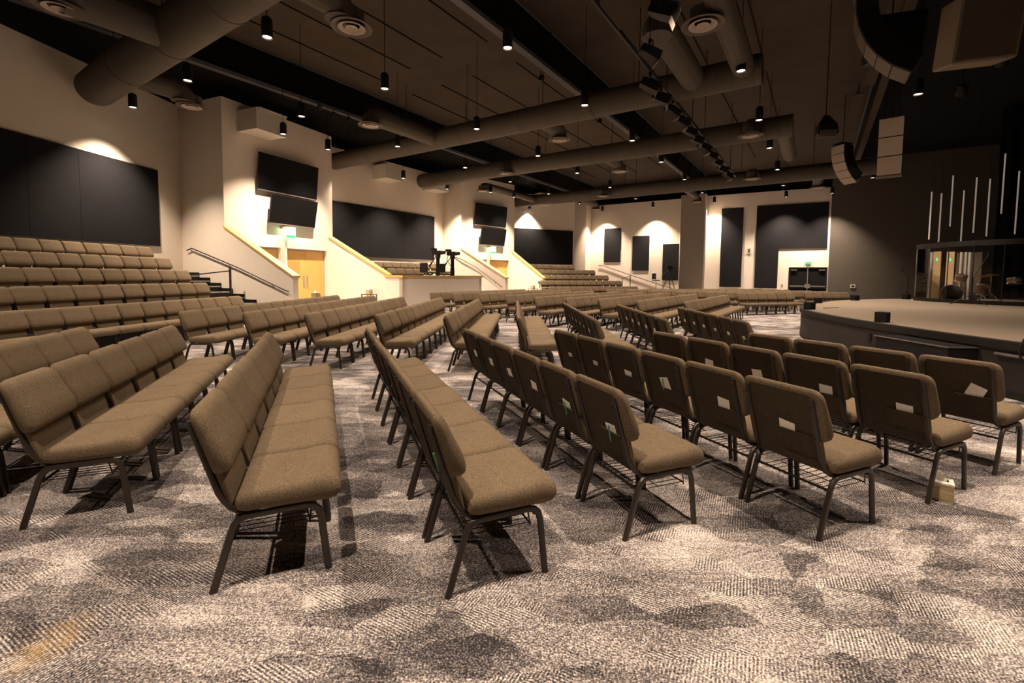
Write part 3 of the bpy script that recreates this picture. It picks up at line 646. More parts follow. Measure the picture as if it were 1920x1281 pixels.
cover_mb = MB().rings([rrect_z(hw, rear(z)-.006, rear(z)+.004, .003, z) for z, hw in ((.39,.196), (.41,.204), (.60,.204), (.835,.204), (.858,.190))])
def leg_mb(sx, front, n=8, r=.0165):
    x = sx*.243
    if front: p = [(x,.514,0), (x,.482,.288), (x,.470,.327), (x,.447,.349), (x,.415,.357), (x,.27,.355)]
    else: p = [(x,0,0), (x,.084,.287), (x,.098,.319), (x,.120,.342), (x,.150,.352), (x,.27,.355)]
    return MB().tube(p, r*.9, n, r*1.1)
def post_mb(sx, n=8, r=.0155):
    x = sx*.212
    return MB().tube([(x,rear(.835)-.004,.838), (x,rear(.81)-.012,.81), (x,rear(.47)-.014,.47), (x,.050,.430), (x,.078,.392), (x*1.05,.12,.366), (x*1.12,.20,.356)], r, n)
rack_mb = MB()
for y in (.10, .43): rack_mb.tube([(-.235,y,.272), (.235,y,.272)], .0085 if y < .2 else .005, 5)
for i in range(11):
    x = -.21 + .042*i; rack_mb.tube([(x,.085,.266), (x,.445,.266)], .0026, 4)
rack_mb.tube([(-.20,.27,.258), (.20,.27,.258)], .003, 4)
for sx in (-1, 1):
    for y in (.10, .43): rack_mb.tube([(sx*.235,y,.262), (sx*.24,y+(.02 if y < .2 else -.02),.36)], .004, 4)
cross_mb = MB().tube([(-.24,.45,.325),(.24,.45,.325)], .009, 6)
pocket_mb = MB().hexa([(-.02,rear(.47)-.016,.47),(.20,rear(.47)-.016,.47),(.20,rear(.47)+.004,.47),(-.02,rear(.47)+.004,.47)], [(-.02,rear(.60)-.022,.60),(.20,rear(.60)-.022,.60),(.20,rear(.60)+.0,.60),(-.02,rear(.60)+.0,.60)])
screw_mb = MB()
for sx in (-1, 1):
    for z in (.79, .60): screw_mb.tube([(sx*.212, rear(z)-.022, z), (sx*.212, rear(z)-.030, z)], .006, 6)
FULL = [('seat', seat_mb.mesh('seat', 50), 'tweed'), ('backrest', back_mb.mesh('backrest', 60), 'tweed'), ('back_panel', low_mb.mesh('back_panel', 40), 'tweed'), ('rear_cover', cover_mb.mesh('rear_cover', 40), 'shaded_tweed')]
MID = list(FULL); FAR = FULL[:3]
for sx in (-1, 1):
    FULL += [('leg', leg_mb(sx, True).mesh('leg', 40), 'bronze'), ('leg', leg_mb(sx, False).mesh('leg', 40), 'bronze'), ('back_post', post_mb(sx).mesh('back_post', 40), 'bronze')]
    MID += [('leg', leg_mb(sx, True, 6).mesh('leg', 40), 'bronze'), ('leg', leg_mb(sx, False, 6).mesh('leg', 40), 'bronze'), ('back_post', post_mb(sx, 5).mesh('back_post', 40), 'bronze')]
fm = MB()
for sx in (-1, 1):
    for fr in (True, False): q = leg_mb(sx, fr, 4); fm.add(q.v, q.f)
FAR += [('leg_frame', fm.mesh('leg_frame', 40), 'bronze')]
REAR_EXTRA = [('book_rack', rack_mb.mesh('book_rack'), 'wire'), ('cross_bar', cross_mb.mesh('cross_bar', 40), 'bronze'), ('pocket', pocket_mb.mesh('pocket'), 'shaded_tweed'), ('screw', screw_mb.mesh('screw'), 'rubber')]
FULL = FULL + REAR_EXTRA; MIDR = MID + REAR_EXTRA[:1] + REAR_EXTRA[2:3]
far_one = MB()
for q in (seat_mb, back_mb, low_mb, fm): far_one.add(q.v, q.f)
for lst in (FULL, MID, MIDR, FAR):
    for nm, me, m in lst:
        if not me.materials: me.materials.append(M_[m])
CP = .535
NCH = 0
CH = {}
stuff_back = []
def row(key, start, heading, n, z0, lod, desc, group, end='near end', top=False, jit=.006, solo=99):
    """start: rear-foot line of the near end (or back-top line when top); chairs face (sin h, -cos h)"""
    global NCH
    d = dirh(heading); f = Vector((d.y, -d.x)); s = Vector(start)
    if top: s = s + f*.082
    rz = R(heading) + PI
    for k in range(n):
        c = s + d*((k+.5)*CP) + f*random.uniform(-jit, jit)
        rr = rz + random.uniform(-.008, .008)
        if lod == 'stuff' or k >= solo: stuff_back.append((c, rr, z0)); continue
        t = bpy.data.objects.new('padded_chair', None); COL.objects.link(t); t.empty_display_size = .1
        t.location = (c.x, c.y, z0); t.rotation_euler = (0, 0, rr)
        t['label'] = 'brown padded chair, %s from %s of %s' % (ORD[k], end, desc); t['category'] = 'chair'; t['group'] = group
        for nm, me, m in lod:
            o = bpy.data.objects.new(nm, me); COL.objects.link(o); o.parent = t
        CH[(key, k)] = t; NCH += 1
G1 = 'chairs of the foreground block'
S1 = [('A0',(-3.72,2.32),112.5,6), ('A',(-2.886,2.578),112.5,6), ('B',(-1.405,2.060),112.8,6), ('C',(-.283,2.040),112.5,7), ('D',(.675,2.52),112.1,6), ('E',(1.816,2.539),112.8,6), ('F',(2.865,2.988),115.0,5), ('G',(3.823,3.454),117.5,4)]
for i, (k, s, h, n) in enumerate(S1):
    row(k, s, h, n, 0, FULL, '%s foreground row from the left' % ORD[i], G1)
G2 = 'chairs of the middle block'
S2 = [('I',(-5.51,7.39),88.6,12,1), ('I2',(-4.43,7.35),88.2,12,1), ('J',(-3.263,7.217),88.6,11,0), ('K',(-2.115,7.148),88.7,11,0), ('L',(-1.008,7.083),88.6,10,0), ('M',(.07,6.96),89.6,9,1), ('N',(1.23,6.76),89.8,8,1), ('P',(2.34,6.87),88.3,7,1), ('Q',(3.43,6.58),87.2,6,1)]
for i, (k, s, h, n, tp) in enumerate(S2):
    row(k, s, h, n, 0, MIDR if k in 'MNPQ' else MID, '%s middle-block row from the left' % ORD[i], G2, top=bool(tp))
G3 = 'chairs of the far central block'
S3 = [('h',(4.48,11.81),12), ('g',(3.33,12.19),13), ('f',(2.43,12.89),13), ('e',(1.54,13.21),13), ('O',(.65,13.69),13), ('d',(-.27,14.83),13), ('c',(-1.19,15.66),13), ('b',(-2.14,15.90),13), ('a',(-3.02,16.32),12)]
for i, (k, s, n) in enumerate(S3):
    row(k, s, 55.6, n, 0, MID if k in 'hgfeO' else FAR, '%s far-central row from the stage' % ORD[i], G3, top=True, solo=3 if k in 'ab' else 99)
G4 = 'chairs of the far block beside the stage'
row('H', (9.41,19.0), 19, 6, 0, MID, 'front row of far block by stage', G4, end='left', top=True)
row('H2', (13.48,20.95), 15, 5, 0, MID, 'short far row ending at the stage', G4, end='left', top=True)
row('H3', (8.46,19.85), 19, 9, 0, 'stuff', 'second row of far block by stage', G4, end='left', top=True)
for i, (s, n, h) in enumerate([((7.5,20.7),16,14), ((6.6,21.55),18,15), ((5.7,22.4),19,16), ((4.8,23.3),19,17)]):
    row('X%d' % i, s, h, n, 0, 'stuff', '', '', top=True)
GT = 'chairs on the left tiers'
TR = [('R5',(-8.06,7.40),11,'floor-level'), ('R4',(-9.10,8.13),10,'lowest'), ('R3',(-9.92,9.12),9,'second'), ('R2',(-10.70,10.02),8,'third'), ('R1',(-11.73,10.62),8,'top')]
for i, (k, s, n, ds) in enumerate(TR):
    d = dirh(86); s = Vector(s) - d*CP*2
    row(k, s, 86, n+2 - (0 if k != 'R1' else 0) - 1 + (0 if k != 'R2' else 0), .356*i, FULL[:9] if i < 2 else MID, '%s row of left tiers' % ds, GT, top=True, jit=.003)
GF = 'chairs on the far tiers'
for i, (k, s, n, ds) in enumerate([('T4',(1.70,27.95),12,'lowest'), ('T3',(1.45,29.05),11,'second'), ('T2',(1.20,30.45),10,'third'), ('T1',(.20,30.95),9,'top')]):
    row(k, s, 27, n, .356*(i+1), FAR, '%s row of far tiers' % ds, GF, top=True, jit=.003)
row('T5', (2.15,27.0), 27, 13, 0, 'stuff', '', '', top=True)
# rows behind the camera platform
GB = 'chairs behind the camera platform'
row('Pb', tuple(P2(14.3, -17.7)), 56, 9, 1.25, FAR, 'upper row behind the camera platform', GB, top=True)
row('Pa', tuple(P2(14.0, -16.4)), 56, 4, .92, FAR, 'lower row behind the camera platform', GB, top=True)
if stuff_back:
    mb = MB()
    for c, rr, z0 in stuff_back:
        ca, sa = math.cos(rr), math.sin(rr)
        mb.add([(c.x + x*ca - y*sa, c.y + x*sa + y*ca, z0 + z) for x, y, z in far_one.v], far_one.f)
    o = single('padded_chairs', mb, 'tweed', 'rearmost rows of brown padded chairs before the far wall', 'chairs', smooth=50); o['kind'] = 'stuff'
print('CHAIRS', NCH, 'stuff', len(stuff_back))

# ------------------------------------------------------------------ cards and pens in the back pockets
card_me = MB().box(-.05, .05, -.0008, .0008, -.075, .034).mesh('card'); card_me.materials.append(M_['paper'])
ROWN = {'D':'fifth foreground','E':'sixth foreground','F':'seventh foreground','G':'eighth foreground','C':'fourth foreground','N':'seventh middle','P':'eighth middle','Q':'ninth middle'}
def card(key, k, x=.09, z=.64, tilt=0, pen=None, s=1.0):
    t = CH.get((key, k))
    if not t: return
    ch = Matrix.Translation(t.location) @ Matrix.Rotation(t.rotation_euler.z, 4, 'Z')
    loc = ch @ Vector((x, rear(z)-.011, z))
    o = bpy.data.objects.new('card', card_me); COL.objects.link(o)
    o.matrix_world = Matrix.Translation(loc) @ Matrix.Rotation(t.rotation_euler.z, 4, 'Z') @ Matrix.Rotation(R(17), 4, 'X') @ Matrix.Rotation(R(tilt), 4, 'Y') @ Matrix.Scale(s, 4)
    tag(o, 'white card in back pocket, %s chair of %s row' % (ORD[k], ROWN[key]), 'card', 'cards in the chair pockets')
    if pen:
        p = ch @ Vector((x-.01, rear(z)-.016, z-.02))
        q = single('pen', MB().tube([(0,0,-.06),(0,0,.03),(0,0,.045)], .005, 8), pen, 'small %s pen in back pocket, %s chair of %s row' % (pen, ORD[k], ROWN[key]), 'pen', smooth=40)
        q.matrix_world = Matrix.Translation(p) @ Matrix.Rotation(t.rotation_euler.z, 4, 'Z') @ Matrix.Rotation(R(17), 4, 'X') @ Matrix.Rotation(R(8), 4, 'Y')
card('D',0,.10,.615,-4,'teal'); card('D',1,.10,.62,8,'green'); card('D',2,.10,.635,5); card('D',3,.1,.64,-6); card('D',4,.1,.64,0); card('D',5,.1,.64,4)
card('E',0,.03,.62,6,None); card('E',1,.09,.64,4,None); card('E',2,.02,.66,-12,'green'); card('E',3,.06,.62,6); card('E',4,.05,.62,0,None,.8); card('E',5,.05,.62,0,None,.8)
card('F',0,.09,.62,2); card('F',1,.10,.64,2); card('F',2,.03,.65,-4); card('F',3,.02,.65,6); card('G',0,.12,.655,24,None,1.05); card('C',0,.1,.63,0,'green')
for k in range(1, 7): card('N',k,.05,.63,(k*31)%20-10,None,.9)
for k in range(0, 6): card('P',k,.05,.63,(k*17)%22-10)
for k in range(0, 6): card('Q',k,.06,.62,(k*13)%22-10,'green' if k == 0 else None)

# ------------------------------------------------------------------ stage
SZ = .73
edge = [(9.5,-9.0), (8.3,-5.0), (7.3,-1.5), (6.75,1.8), (6.52,4.2), (6.47,5.8), (6.47,6.7), (6.52,7.4), (6.62,8.3), (6.82,9.5), (7.12,10.6), (7.45,11.5), (7.95,12.4), (8.6,13.3), (9.6,14.35), (10.6,15.4), (11.8,16.5), (13.4,17.5), (15.2,18.3), (17.5,18.9), (20.5,19.1), (24.5,18.6), (28,18.3), (33.4,18.2)]
def catmull(P, n=4):
    out = []
    for i in range(len(P)-1):
        p0, p1, p2, p3 = [Vector(P[max(0,min(len(P)-1,j))]) for j in (i-1,i,i+1,i+2)]
        for k in range(n):
            t = k/n; out.append(.5*((2*p1) + (p2-p0)*t + (2*p0-5*p1+4*p2-p3)*t*t + (3*p1-p0-3*p2+p3)*t**3))
    out.append(Vector(P[-1])); return out
ed = catmull(edge)
poly = [tuple(p) for p in ed] + [(33.4,-9)]
stg = struct('floor_stage', MB().prism(poly, 0, SZ-.002), 'stagefascia', label='curved grey stage')
def offs(ed, d):
    out = []
    for i, p in enumerate(ed):
        t = (ed[min(i+1,len(ed)-1)] - ed[max(i-1,0)]).normalized(); out.append(p + Vector((-t.y, t.x))*d)
    return out
part('carpet_top', MB().prism(poly, SZ-.001, SZ+.006), 'stagecarpet', stg)
ou, inn_ = offs(ed, .03), offs(ed, -.08)
nmb = MB()
for i in range(len(ed)-1):
    a, b, c_, d_ = ou[i], ou[i+1], inn_[i+1], inn_[i]
    nmb.hexa([(a.x,a.y,SZ-.10),(b.x,b.y,SZ-.10),(c_.x,c_.y,SZ-.10),(d_.x,d_.y,SZ-.10)], [(a.x,a.y,SZ+.008),(b.x,b.y,SZ+.008),(c_.x,c_.y,SZ+.012),(d_.x,d_.y,SZ+.012)])
part('nosing', nmb, 'stagelip', stg)
ou2 = offs(ed, .012); nmb = MB()
for i in range(len(ed)-1):
    a, b, c_, d_ = ou2[i], ou2[i+1], ed[i+1], ed[i]
    nmb.hexa([(a.x,a.y,0),(b.x,b.y,0),(c_.x,c_.y,0),(d_.x,d_.y,0)], [(a.x,a.y,.10),(b.x,b.y,.10),(c_.x,c_.y,.10),(d_.x,d_.y,.10)])
part('base_trim', nmb, 'stagelip', stg)
for i, p in enumerate(ed):
    if i % 5 == 2 and 3 < p.y < 18.5:
        q = offs(ed, .014)[i]; part('outlet', MB().box(q.x-.012, q.x+.012, q.y-.04, q.y+.04, .38, .52), 'blackmetal', stg) if 7.3 < p.y < 8.4 else None
sb = thing('stage_box', 'black box with pale top edge standing against the stage front', 'box', (6.05, 6.22, 0))
part('cabinet', MB().box(0, .42, 0, 1.25, 0, .585), 'speaker', sb); part('top_board', MB().box(-.015, .42, -.015, 1.265, .585, .605), 'blackmetal', sb)
part('edge_strip', MB().box(-.02, -.012, -.015, 1.265, .587, .605), 'bezel', sb)
part('end_strip', MB().box(-.015, .42, -.022, -.014, .590, .605), 'bezel', sb)
single('stage_vent_strip', MB().box(-.02, .0, 0, .42, 0, .03), 'bezel', 'thin bright metal strip on the stage front', 'vent strip', (6.44, 5.55, .55))
# small monitor speakers along the stage edge
def monitor(x, y, rz, label, s=1.0):
    t = thing('monitor_speaker', label, 'speaker', (x, y, SZ+.008), R(rz), 'small black boxes on the stage edge')
    part('cabinet', MB().rings([[(-.16*s,-.12*s,z),(.16*s,-.12*s,z),(.16*s,.12*s,z),(-.16*s,.12*s,z)] for z in (0,.25*s)]), 'speaker', t)
    part('grille', MB().box(-.14*s,.14*s,-.128*s,-.12*s,.02*s,.23*s), 'black', t)
    part('top_rim', MB().box(-.162*s,.162*s,-.122*s,.122*s,.245*s,.258*s), 'blackmetal', t)
    part('connector', MB().lathe([(.0,.03),(.02,.03),(.02,0),(0,0)], 10, (.19*s,-.05,.03)), 'chrome', t)
monitor(6.85, 8.33, 35, 'black box monitor on the stage edge, nearest', .72)
monitor(7.62, 11.55, 30, 'black box monitor at the left tip of the stage', .72)
monitor(9.9, 14.6, 30, 'black box monitor behind the stage tip', .66)
monitor(12.6, 16.6, 20, 'black box monitor before the far chair row', .75)
monitor(15.75, 18.05, 15, 'black box monitor left of the drum shield', .75)
single('floor_strip', MB().box(-.3,.3,-.01,.01,0,.012), 'blackmetal', 'thin black strip lying on the stage carpet', 'strip', (8.6,12.15,SZ+.008), R(20))
# cable hanging over the stage front
single('cable', MB().tube([(7.6,6.1,SZ+.02),(6.9,5.8,SZ+.02),(6.62,5.72,SZ+.05),(6.48,5.68,SZ+.06),(6.40,5.66,SZ-.05),(6.41,5.64,SZ-.20)], .012, 6), 'cable', 'black cable hanging over the stage edge', 'cable', smooth=40)

# ------------------------------------------------------------------ drum shield and kit
dc = Vector((18.42, 16.0))
def arc(r, a0, a1, n): return [dc + Vector((math.cos(R(a0+(a1-a0)*i/n)), math.sin(R(a0+(a1-a0)*i/n))))*r for i in range(n+1)]
sh = thing('drum_shield', 'clear curved acrylic drum shield with dark rim', 'drum shield', (dc.x, dc.y, SZ))
pts = arc(3.35, 160, 285, 10)
for i in range(10):
    a, b = pts[i]-dc, pts[i+1]-dc; e = (b-a).normalized()*.01; nrm = Vector((a.y-b.y, b.x-a.x)).normalized()*.006
    A_, B_ = a+e, b-e
    part('acrylic_pane', MB().hexa([(A_.x-nrm.x,A_.y-nrm.y,.10),(B_.x-nrm.x,B_.y-nrm.y,.10),(B_.x+nrm.x,B_.y+nrm.y,.10),(A_.x+nrm.x,A_.y+nrm.y,.10)], [(A_.x-nrm.x,A_.y-nrm.y,1.95),(B_.x-nrm.x,B_.y-nrm.y,1.95),(B_.x+nrm.x,B_.y+nrm.y,1.95),(A_.x+nrm.x,A_.y+nrm.y,1.95)]), 'glass', sh)
for i in range(11):
    a = pts[i]-dc; part('hinge_post', MB().tube([(a.x,a.y,.08),(a.x,a.y,1.95)], .014, 6), 'chrome' if i in (0,1) else 'blackmetal', sh)
fine = [p-dc for p in arc(3.35, 160, 285, 30)]; inn2 = [p-dc for p in arc(3.25, 160, 285, 30)]
for nm, z0, z1, m in (('top_rim', 1.93, 2.10, 'speaker'), ('base_rail', .008, .13, 'speaker')):
    mb = MB()
    for i in range(30):
        a, b, c_, d_ = fine[i]*1.01, fine[i+1]*1.01, inn2[i+1], inn2[i]
        mb.hexa([(v.x,v.y,z0) for v in (a,b,c_,d_)], [(v.x,v.y,z1) for v in (a,b,c_,d_)])
    part(nm, mb, m, sh)
# tan absorber columns inside
for i, (x, y, rz) in enumerate([(16.05,17.15,-62),(16.6,17.2,-62)]):
    t = thing('absorber_column', 'tan upright absorber board inside the drum shield, %s' % ['left','right'][i], 'absorber', (x, y, SZ+.008), R(rz), 'absorber boards')
    part('board', MB().box(-.11,.11,-.03,.03,.05,1.85), 'absorb', t); part('foot', MB().box(-.14,.14,-.10,.10,0,.05), 'speaker', t); part('indicator', MB().box(-.02,.02,-.04,-.03,1.5,1.6), 'exitgreen', t)
t = thing('absorber_panel', 'grey upright board at the back of the drum booth', 'absorber', (17.6,17.5,SZ+.008), R(-45))
part('board', MB().box(-.35,.35,-.03,.03,.3,1.85), 'grilledark', t); part('foot', MB().box(-.3,.3,-.12,.12,0,.3), 'speaker', t)
for i, (dx, dy) in enumerate([(15.46,17.0),(15.6,17.05),(15.78,17.1),(16.75,16.95),(16.87,16.9),(17.02,16.9)]):  # added solid tubes imitating reflections of the hanging tubes in the acrylic
    single('reflection_tube', MB().tube([(0,0,0),(0,0,1.82)], .035, 10), 'white', 'pale upright tube imitating a reflection in the shield, %s from left' % ORD[i], 'tube', (dx,dy,SZ+.01), group='tubes imitating reflections in the shield', smooth=40)
def drum(label, x, y, z, r, d, rot, stand=True):
    t = thing('drum', label, 'drum', (x, y, z), 0, 'drum kit')
    a = part('shell', MB().lathe([(r,-d/2),(r,d/2)], 28), 'drumshell', t, 50); a.rotation_euler = rot
    for zz in (-d/2, d/2):
        a = part('hoop', MB().lathe([(r+.012,zz-.02),(r+.012,zz+.02),(r-.005,zz+.02),(r-.005,zz-.02),(r+.012,zz-.02)], 28), 'chrome', t, 50); a.rotation_euler = rot
        a = part('head', MB().lathe([(r,zz),(r*.5,zz),(.005,zz)], 28), 'drumhead', t, 50); a.rotation_euler = rot
    return t
drum('bass drum lying on its side behind the acrylic shield', 16.15, 16.62, SZ+.32, .29, .42, (R(90),0,R(-42)))
drum('rack tom above the bass drum', 16.45, 16.6, SZ+.86, .16, .22, (R(15),0,0))
drum('floor tom in the drum booth', 17.3, 16.6, SZ+.45, .20, .38, (0,0,0))
drum('snare drum on the right of the booth', 17.75, 16.0, SZ+.78, .19, .16, (R(-10),R(5),0))
def stand(label, x, y, h, cat='stand', name='mic_stand', boom=None, cym=None, leg='blackmetal', spread=.38):
    t = thing(name, label, cat, (x, y, SZ+.008))
    part('pole', MB().tube([(0,0,.1),(0,0,h)], .014, 7), leg, t, 40)
    for k in range(3):
        a = 2*PI*k/3 + .5; part('leg', MB().tube([(0,0,.34),(math.cos(a)*spread, math.sin(a)*spread, .015)], .012, 6), leg, t)
    if boom: part('boom', MB().tube([(0,0,h), boom], .010, 6), leg, t); part('microphone', MB().tube([boom, tuple(Vector(boom)*1.02), tuple(Vector(boom)*1.06)], .025, 8), 'speaker', t)
    if cym: c_ = part('cymbal', MB().lathe([(.03,.03),(.06,.015),(cym,-.02),(cym,-.024),(.06,.01),(.03,.02)], 26, (0,0,h)), 'brass', t, 40); c_.rotation_euler = (R(6),R(-5),0)
    return t
stand('chrome cymbal stand left in the drum booth', 16.75, 16.2, .95, leg='chrome', name='cymbal_stand', cym=.2)
stand('chrome cymbal stand in the middle of the booth', 18.2, 17.9, 1.1, leg='chrome', name='cymbal_stand', cym=.22)
stand('chrome hi-hat stand beside the snare drum', 17.35, 16.4, 1.0, leg='chrome', name='cymbal_stand', cym=.18)
stand('black boom microphone stand before the drum shield', 14.55, 14.3, .85, boom=(.42,0,1.57), spread=.5)
stand('short black stand left of the drum shield', 16.0, 18.3, .95, boom=(-.25,0,1.12), spread=.15)
stand('black microphone stand at right of the drum booth', 15.3, 12.9, 1.0, boom=(-.4,-.2,1.3))
t = thing('drum_throne', 'black round drum stool behind the kit', 'stool', (17.6,18.2,SZ+.008)); part('seat', MB().lathe([(.0,.5),(.17,.5),(.18,.55),(.15,.58),(.0,.58)], 20), 'speaker', t, 50); part('pole', MB().tube([(0,0,.1),(0,0,.5)], .02, 8), 'chrome', t)
for k in range(3): part('leg', MB().tube([(0,0,.25),(math.cos(2.1*k)*.25, math.sin(2.1*k)*.25,.01)], .012, 6), 'chrome', t)
# hanging light tubes
for i, (x, z1, z0) in enumerate([(16.92,5.07,3.16),(17.32,5.01,3.06),(17.74,5.73,3.69),(18.22,5.14,3.10),(18.70,5.66,3.44),(19.24,5.61,3.31),(19.78,6.62,4.22),(20.39,5.93,3.41)]):
    t = thing('light_tube', 'thin pale hanging light tube above drum booth, %s from left' % ORD[i], 'light tube', (x, 18.5, z0), 0, 'hanging light tubes')
    part('tube', MB().tube([(0,0,0),(0,0,z1-z0)], .024, 10), 'tube', t, 40)
    part('end_cap', MB().tube([(0,0,-.03),(0,0,.0)], .026, 10), 'blackmetal', t); part('hanger', MB().tube([(0,0,z1-z0),(0,0,DECK-z0-.004)], .006, 4), 'cable', t)
# two wash lights over the stage aimed at the drum booth
for i, (x, y, z) in enumerate([(12.75, 13.2, 6.85), (12.15, 11.6, 6.95)]):
    t = thing('wash_light', 'small stage wash light hanging over the stage, %s one' % ['farther', 'nearer'][i], 'stage light', (x, y, z), 0, 'wash lights over the stage')
    d_ = Vector((16.9, 16.9, 1.5)) - Vector((x, y, z)); q_ = d_.to_track_quat('-Z', 'Y').to_euler()
    h_ = part('housing', MB().lathe([(.0,.26),(.09,.25),(.12,.12),(.13,-.06),(.11,-.07)], 18), 'speaker', t, 50); h_.rotation_euler = q_
    h_ = part('lens', MB().lathe([(.11,-.055),(.05,-.06),(.004,-.06)], 18), 'white', t, 50); h_.rotation_euler = q_
    part('yoke', MB().tube([(-.16,0,0),(-.16,0,.3),(.16,0,.3),(.16,0,0)], .014, 6), 'blackmetal', t)
    part('hanger', MB().tube([(0,0,.3),(0,0,DECK-z-.004)], .016, 6), 'cable', t)
    ld = bpy.data.lights.new('wash', 'SPOT'); ld.energy = 420; ld.color = LAMP_COL; ld.spot_size = R(26); ld.spot_blend = .8; ld.shadow_soft_size = .08
    lo = bpy.data.objects.new('wash', ld); COL.objects.link(lo); lo.parent = t; lo.rotation_euler = q_; lo.location = d_.normalized()*.1
# black curtain at the back of the stage
def curtain(name, label, p, q, z0, z1):
    p, q = Vector(p), Vector(q); n = int((q-p).length/.09); mb = MB(); nr = Vector((-(q-p).y,(q-p).x)).normalized()
    f = [p + (q-p)*(i/n) + nr*(.06*math.sin(i*1.25)) for i in range(n+1)]
    rs = [[(v.x,v.y,z0),(v.x,v.y,z1),(v.x+nr.x*.01,v.y+nr.y*.01,z1),(v.x+nr.x*.01,v.y+nr.y*.01,z0)] for v in f]
    single(name, mb.rings(rs), 'curtain', label, 'curtain', smooth=70)
curtain('stage_curtain', 'black pleated curtain at the right back of stage', (21.5,20.3), (33.2,13.0), SZ+.02, DECK-.05)

# ------------------------------------------------------------------ line arrays and hung speakers
def boxloft(A, B, w_, d_):   # generic speaker cell between two rings
    return MB().rings([A, B])
def line_array(label, x, y, ztop, n, hbox, w_, dep, yaw, curve, tilt0=0, m='grilledark'):
    t = thing('line_array', label, 'speaker', (x, y, ztop), R(yaw), 'hung line arrays')
    pos = Vector((0, 0, 0)); ang = tilt0
    part('fly_bar', MB().box(-w_*.3, w_*.3, -.05, dep, .02, .10), 'blackmetal', t)
    part('rigging_cable', MB().tube([(0,dep*.5,.1),(0,dep*.5,DECK-ztop-.004)], .015, 6), 'cable', t)
    for i in range(n):
        c_ = part('cabinet', MB().hexa([(-w_/2,0,-hbox),(w_/2,0,-hbox),(w_*.42,dep,-hbox*.9),(-w_*.42,dep,-hbox*.9)], [(-w_/2,0,0),(w_/2,0,0),(w_*.42,dep,-hbox*.1),(-w_*.42,dep,-hbox*.1)]), 'speaker', t, loc=tuple(pos)); c_.rotation_euler = (R(ang), 0, 0)
        g = part('grille', MB().box(-w_*.46, w_*.46, -.02, 0, -hbox+.012, -.012), m, c_)
        pos = pos + Vector((0, hbox*math.sin(R(ang)), -hbox*math.cos(R(ang)))); ang += curve
    return t
line_array('large curved line array hanging at the top right', 6.70, 9.2, 6.95, 6, .325, .66, .33, -124, 11, 0)
line_array('far curved line array hanging above the dark wall', 13.6, 19.3, 7.1, 5, .36, .62, .5, -78, 13, 0, 'grille')
M_['grillepale'] = mat('speaker_grille_pale', (0.82, 0.70, 0.60), 0.6, noise=0.06, nscale=60)
fl = thing('centre_fill_array', 'pale three-cell speaker column hanging at the upper right', 'speaker', (11.45, 14.0, 4.70), R(-40))
for k in range(3):
    c_ = part('cabinet', MB().box(-.31,.31,0,.36,.575*k,.575*k+.565), 'speaker', fl); part('grille', MB().box(-.29,.29,-.03,0,.575*k+.012,.575*k+.552), 'grillepale', c_)
part('base_plate', MB().box(-.31,.31,-.02,.36,-.03,0), 'grilledark', fl); part('rigging_cable', MB().tube([(0,.2,1.72),(0,.2,DECK-4.704)], .015, 6), 'cable', fl)
def cabinet(label, x, y, z, w_, d_, h_, yaw, tilt, m):
    t = thing('hung_subwoofer', label, 'speaker', (x, y, z), R(yaw), 'big hung cabinets')
    b = part('cabinet', MB().rings([[(-w_/2+i_, -d_/2+i_, zz), (w_/2-i_, -d_/2+i_, zz), (w_/2-i_, d_/2-i_, zz), (-w_/2+i_, d_/2-i_, zz)] for zz, i_ in ((0,.03),(.03,0),(h_-.03,0),(h_,.03))]), m, t); b.rotation_euler = (R(tilt), 0, 0)
    g = part('grille', MB().box(-w_*.45,w_*.45,-d_/2-.02,-d_/2,.06,h_-.06), 'black' if m != 'tan_box' else 'grilledark', b)
    part('rigging_cable', MB().tube([(0,0,h_),(0,0,DECK-z-.004)], .015, 6), 'cable', t)
cabinet('big tan hung cabinet at the top right corner', 8.95, 9.1, 5.72, .95, .75, 1.2, -20, 12, 'tan_box')
cabinet('big black hung cabinet beside the tan cabinet', 8.35, 10.35, 6.35, .85, .7, .9, -18, 12, 'speaker')
t = thing('hung_speaker', 'small shield-shaped hung speaker below the dark deck', 'speaker', (8.78, 13.0, 5.5), R(-10))
part('cabinet', MB().rings([[(x*s_, y*s_, z) for x, y in ((-.26,-.18),(.26,-.18),(.2,.2),(-.2,.2))] for z, s_ in ((0,.75),(.08,1),(.32,.9),(.6,.25))]), 'speaker', t)
part('grille', MB().hexa([(-.2,-.19,.02),(.2,-.19,.02),(.2,-.14,.02),(-.2,-.14,.02)], [(-.22,-.20,.16),(.22,-.20,.16),(.22,-.15,.16),(-.22,-.15,.16)]), 'grilledark', t)
part('hanger', MB().tube([(0,0,.58),(0,0,DECK-5.504)], .014, 6), 'cable', t)
# slanted steel beam behind the arrays
for lb, p, q in (('slanted brown steel beam behind the near line array', (9.0,10.9,8.4), (11.7,15.3,7.9)), ('slanted brown steel beam behind the far line array', (11.9,16.0,7.9), (15.6,21.9,7.6))):
    d_ = Vector(q)-Vector(p); t = thing('steel_beam', lb, 'beam', p, math.atan2(d_.y, d_.x), 'steel beams over the stage')
    L_ = Vector((d_.x,d_.y)).length; b = MB()
    part('flange', MB().hexa([(0,-.15,0),(L_,-.15,d_.z),(L_,.15,d_.z),(0,.15,0)], [(0,-.15,.03),(L_,-.15,d_.z+.03),(L_,.15,d_.z+.03),(0,.15,.03)]), 'deck', t)
    part('web', MB().hexa([(0,-.02,.03),(L_,-.02,d_.z+.03),(L_,.02,d_.z+.03),(0,.02,.03)], [(0,-.02,.4),(L_,-.02,d_.z+.4),(L_,.02,d_.z+.4),(0,.02,.4)]), 'deck', t)

